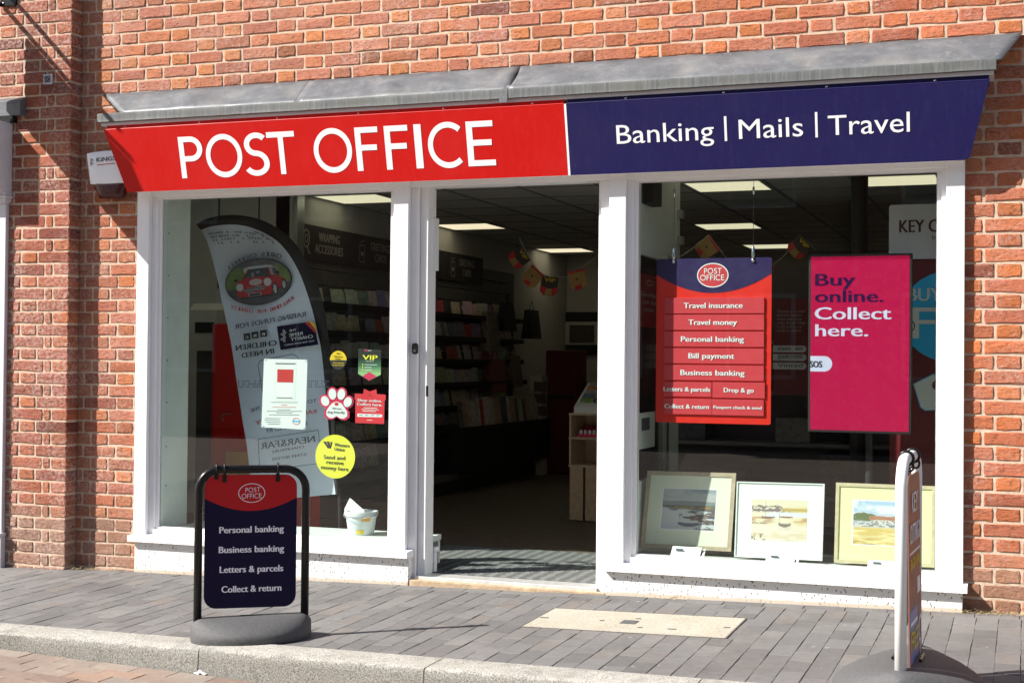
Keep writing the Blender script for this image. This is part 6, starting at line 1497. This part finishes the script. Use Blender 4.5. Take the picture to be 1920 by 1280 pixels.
def water3(u, v):
    c = lay_c(np.array((.36, .50, .66)), (.66, .68, .70), ss(.42, .60, fb(u*3+1, v*5))); c = lay_c(c, (.60, .58, .60), ss(.2, .36, v)*.6)
    tree = .36-.10*ss(.3, .08, abs(u-.16))*(.4+fb(u*16, 1.0)); c = lay_c(c, (.12, .15, .06), ss(tree, tree+.02, v)*ss(.50, .44, v)*ss(.30, .55, fb(u*26, v*26)+.25*(u < .28)))
    roof = .335+.03*abs(((u-.25)*3.2) % 1-.5)
    if .26 < u < .98 and roof < v < .43: c = lay_c(np.array((.44, .20, .11)), (.30, .13, .08), ss(.4, .6, fb(u*30, v*60)))
    if .28 < u < .97 and .43 <= v < .50: c = lay_c(np.array((.58, .54, .48)), (.20, .16, .15), ss(.56, .60, fb(u*46, v*30)))
    c = lay_c(c, (.20, .21, .20), ss(.49, .51, v)*ss(.62, .57, v)*ss(.42, .56, fb(u*20, v*36))); c = lay_c(c, (.58, .58, .54), ss(.50, .53, v)*ss(.62, .58, v)*ss(.50, .40, fb(u*20, v*36)))
    c = boat(c, u, v, .35, .52, .12, .03, (.15, .12, .12), (.6, .6, .58)); c = boat(c, u, v, .62, .53, .14, .03, (.12, .14, .18), (.6, .6, .6))
    c = lay_c(c, (.60, .44, .15), ss(.585, .63, v)); c = lay_c(c, (.72, .62, .32), ss(.6, .7, v)*ss(.42, .62, fb(u*3, v*16))); c = lay_c(c, (.44, .28, .09), ss(.72, 1.0, v)*ss(.5, .66, fb(u*4+7, v*18)))
    return tuple(np.clip(c*(.93+.14*fb(u*70, v*50, 2)), .01, .85))
def picture(lbl, cs, Y, frame_m, mount_m, inner, fn_, fw, lean=.05):
    """cs: TL TR BR BL in the photo; the picture leans back so the top is further in"""
    P = [at(cs[0][0], cs[0][1], Y+lean), at(cs[1][0], cs[1][1], Y+lean), at(cs[2][0], cs[2][1], Y), at(cs[3][0], cs[3][1], Y)]
    c = np.mean(P, 0); t_ = thing('framed_picture', lbl, 'picture', c, 'watercolours in the right window')
    dz = .1607-min(P[2][2], P[3][2])
    n_ = np.cross(P[1]-P[0], P[3]-P[0]); n_ /= np.linalg.norm(n_); n_ = n_ if n_[1] < 0 else -n_
    B = lambda u, v, d=0.0: P[0]*(1-u)*(1-v)+P[1]*u*(1-v)+P[2]*u*v+P[3]*(1-u)*v+n_*d
    w_ = np.linalg.norm(P[1]-P[0]); h_ = np.linalg.norm(P[3]-P[0]); fu, fv = fw/w_, fw/h_
    for k, (u0, v0, u1, v1) in enumerate(((0, 0, 1, fv), (0, 1-fv, 1, 1), (0, fv, fu, 1-fv), (1-fu, fv, 1, 1-fv))):
        q = MB(); q.prism([B(u0, v0), B(u1, v0), B(u1, v1), B(u0, v1)], -n_, .020); q.build('frame_rail', frame_m, t_)
    q = MB(); q.prism([B(fu, fv, -.006), B(1-fu, fv, -.006), B(1-fu, 1-fv, -.006), B(fu, 1-fv, -.006)], -n_, .004); q.build('mount', mount_m, t_)
    u0, v0, u1, v1 = inner
    q = MB(); e = .012; 
    q.prism([B(u0-e, v0-e, -.0056), B(u1+e, v0-e, -.0056), B(u1+e, v1+e, -.0056), B(u0-e, v1+e, -.0056)], -n_, .0003); q.build('bevel', M['signwhite'], t_)
    colorgrid(t_, 'watercolour', [B(u0, v0, -.0050), B(u1, v0, -.0050), B(u1, v1, -.0050), B(u0, v1, -.0050)], 0, 150, 112, fn_)
    return t_
wf = pm('limed_oak', (.42, .34, .24), .6, var=.15, scale=30); wf2 = pm('pale_oak', (.55, .47, .30), .6, var=.12, scale=30)
picture('leftmost watercolour, dark grey estuary in a pale oak frame, in the right window', [(1214, 882), (1380, 886.5), (1370.5, 1033.5), (1200.5, 1025)], .20, wf, M['cream'], (.205, .225, .795, .745), water1, .022)
picture('middle watercolour, moored boat on sand in a plain white frame', [(1381.5, 902), (1546, 906.5), (1541.5, 1051), (1376.5, 1043)], .17, M['mountwhite'], M['mountwhite'], (.185, .225, .815, .765), water2, .006)
picture('rightmost watercolour, red-roofed cottages by yellow sand in a pale frame', [(1567.5, 904), (1755, 911), (1752, 1063.5), (1563.5, 1054)], .17, wf2, M['mountyellow'], (.185, .215, .80, .755), water3, .018)
for k, (x0, x1, ya, yb, lb) in enumerate(((1256, 1311, 1024, 1045, 'white price card in front of the leftmost watercolour'), (1434, 1488, 1038, 1054.5, 'white price card in front of the middle watercolour'), (1625, 1682, 1050, 1058.5, 'white price card in front of the rightmost watercolour'))):
    Yc = .095; a, b = at(x0, yb, Yc), at(x1, yb+1, Yc); zt_ = at(x0, ya, Yc)[2]; z0_ = .1615
    t_ = thing('price_card', lb, 'card', ((a[0]+b[0])/2, Yc, z0_), 'price cards in the right window')
    q = MB(); q.prism([(a[0], Yc, z0_), (b[0], Yc, z0_), (b[0]+.008, Yc+.03, zt_), (a[0]+.008, Yc+.03, zt_)], (0, 1, 0), .002); q.build('card', M['paper'], t_)
    text(t_, 'No 2', (a[0]+.04, Yc+.018, z0_+(zt_-z0_)*.62), (a[0]+.075, Yc+.018, z0_+(zt_-z0_)*.62), .010, FRONT, M['inkgrey'], off=.006) if False else None
    q = MB(); q.box((a[0]+.03, Yc+.012, z0_+(zt_-z0_)*.6), (a[0]+.07, Yc+.014, z0_+(zt_-z0_)*.82)); q.build('printed_mark', M['inkgrey'], t_)
    q = MB(); q.prism([(b[0]+.012, Yc-.01, z0_), (b[0]+.024, Yc-.01, z0_), (b[0]+.024, Yc+.05, z0_+.045), (b[0]+.012, Yc+.05, z0_+.045)], (0, 1, 0), .004); q.build('acrylic_foot', M['paper'], t_)

# ================================================================== BUILDINGS ACROSS THE STREET (behind the camera, seen only as reflections)
for k, (x0, x1, h_, m) in enumerate(((-22, -12.2, 7.4, 'opp_wall'), (-12, -3.2, 8.2, 'opp_wall'), (-3.0, 6.2, 7.0, 'opp_wall'), (6.4, 16, 7.8, 'opp_wall'))):
    b = thing('brick_building', ['far left brick building across the street', 'brick building across the street, second from the left', 'low brick building directly behind the camera', 'brick building across the street on the right'][k], 'building', ((x0+x1)/2, -20, 0), 'buildings across the street')
    MB().box((x0, -28, -.3), (x1, -19, h_)).build('wall', M[m], b)
    q = MB(); q.prism([(x0-.1, -18.7, h_), (x0-.1, -28.3, h_), (x0-.1, -23.5, h_+3)], (1, 0, 0), x1-x0+.2); q.build('roof', M['opp_roof'], b)
    for fl_ in range(2):
        for i in range(3):
            xw = x0+(x1-x0)*(i+.5)/3; z = .9+fl_*3.2; o = MB().box((xw-.65, -19.02, z), (xw+.65, -18.94, z+1.6)).build('window', M['opp_trim'], b); MB().box((xw-.57, -18.939, z+.08), (xw+.57, -18.93, z+1.52)).build('pane', M['shadeglass'], o)
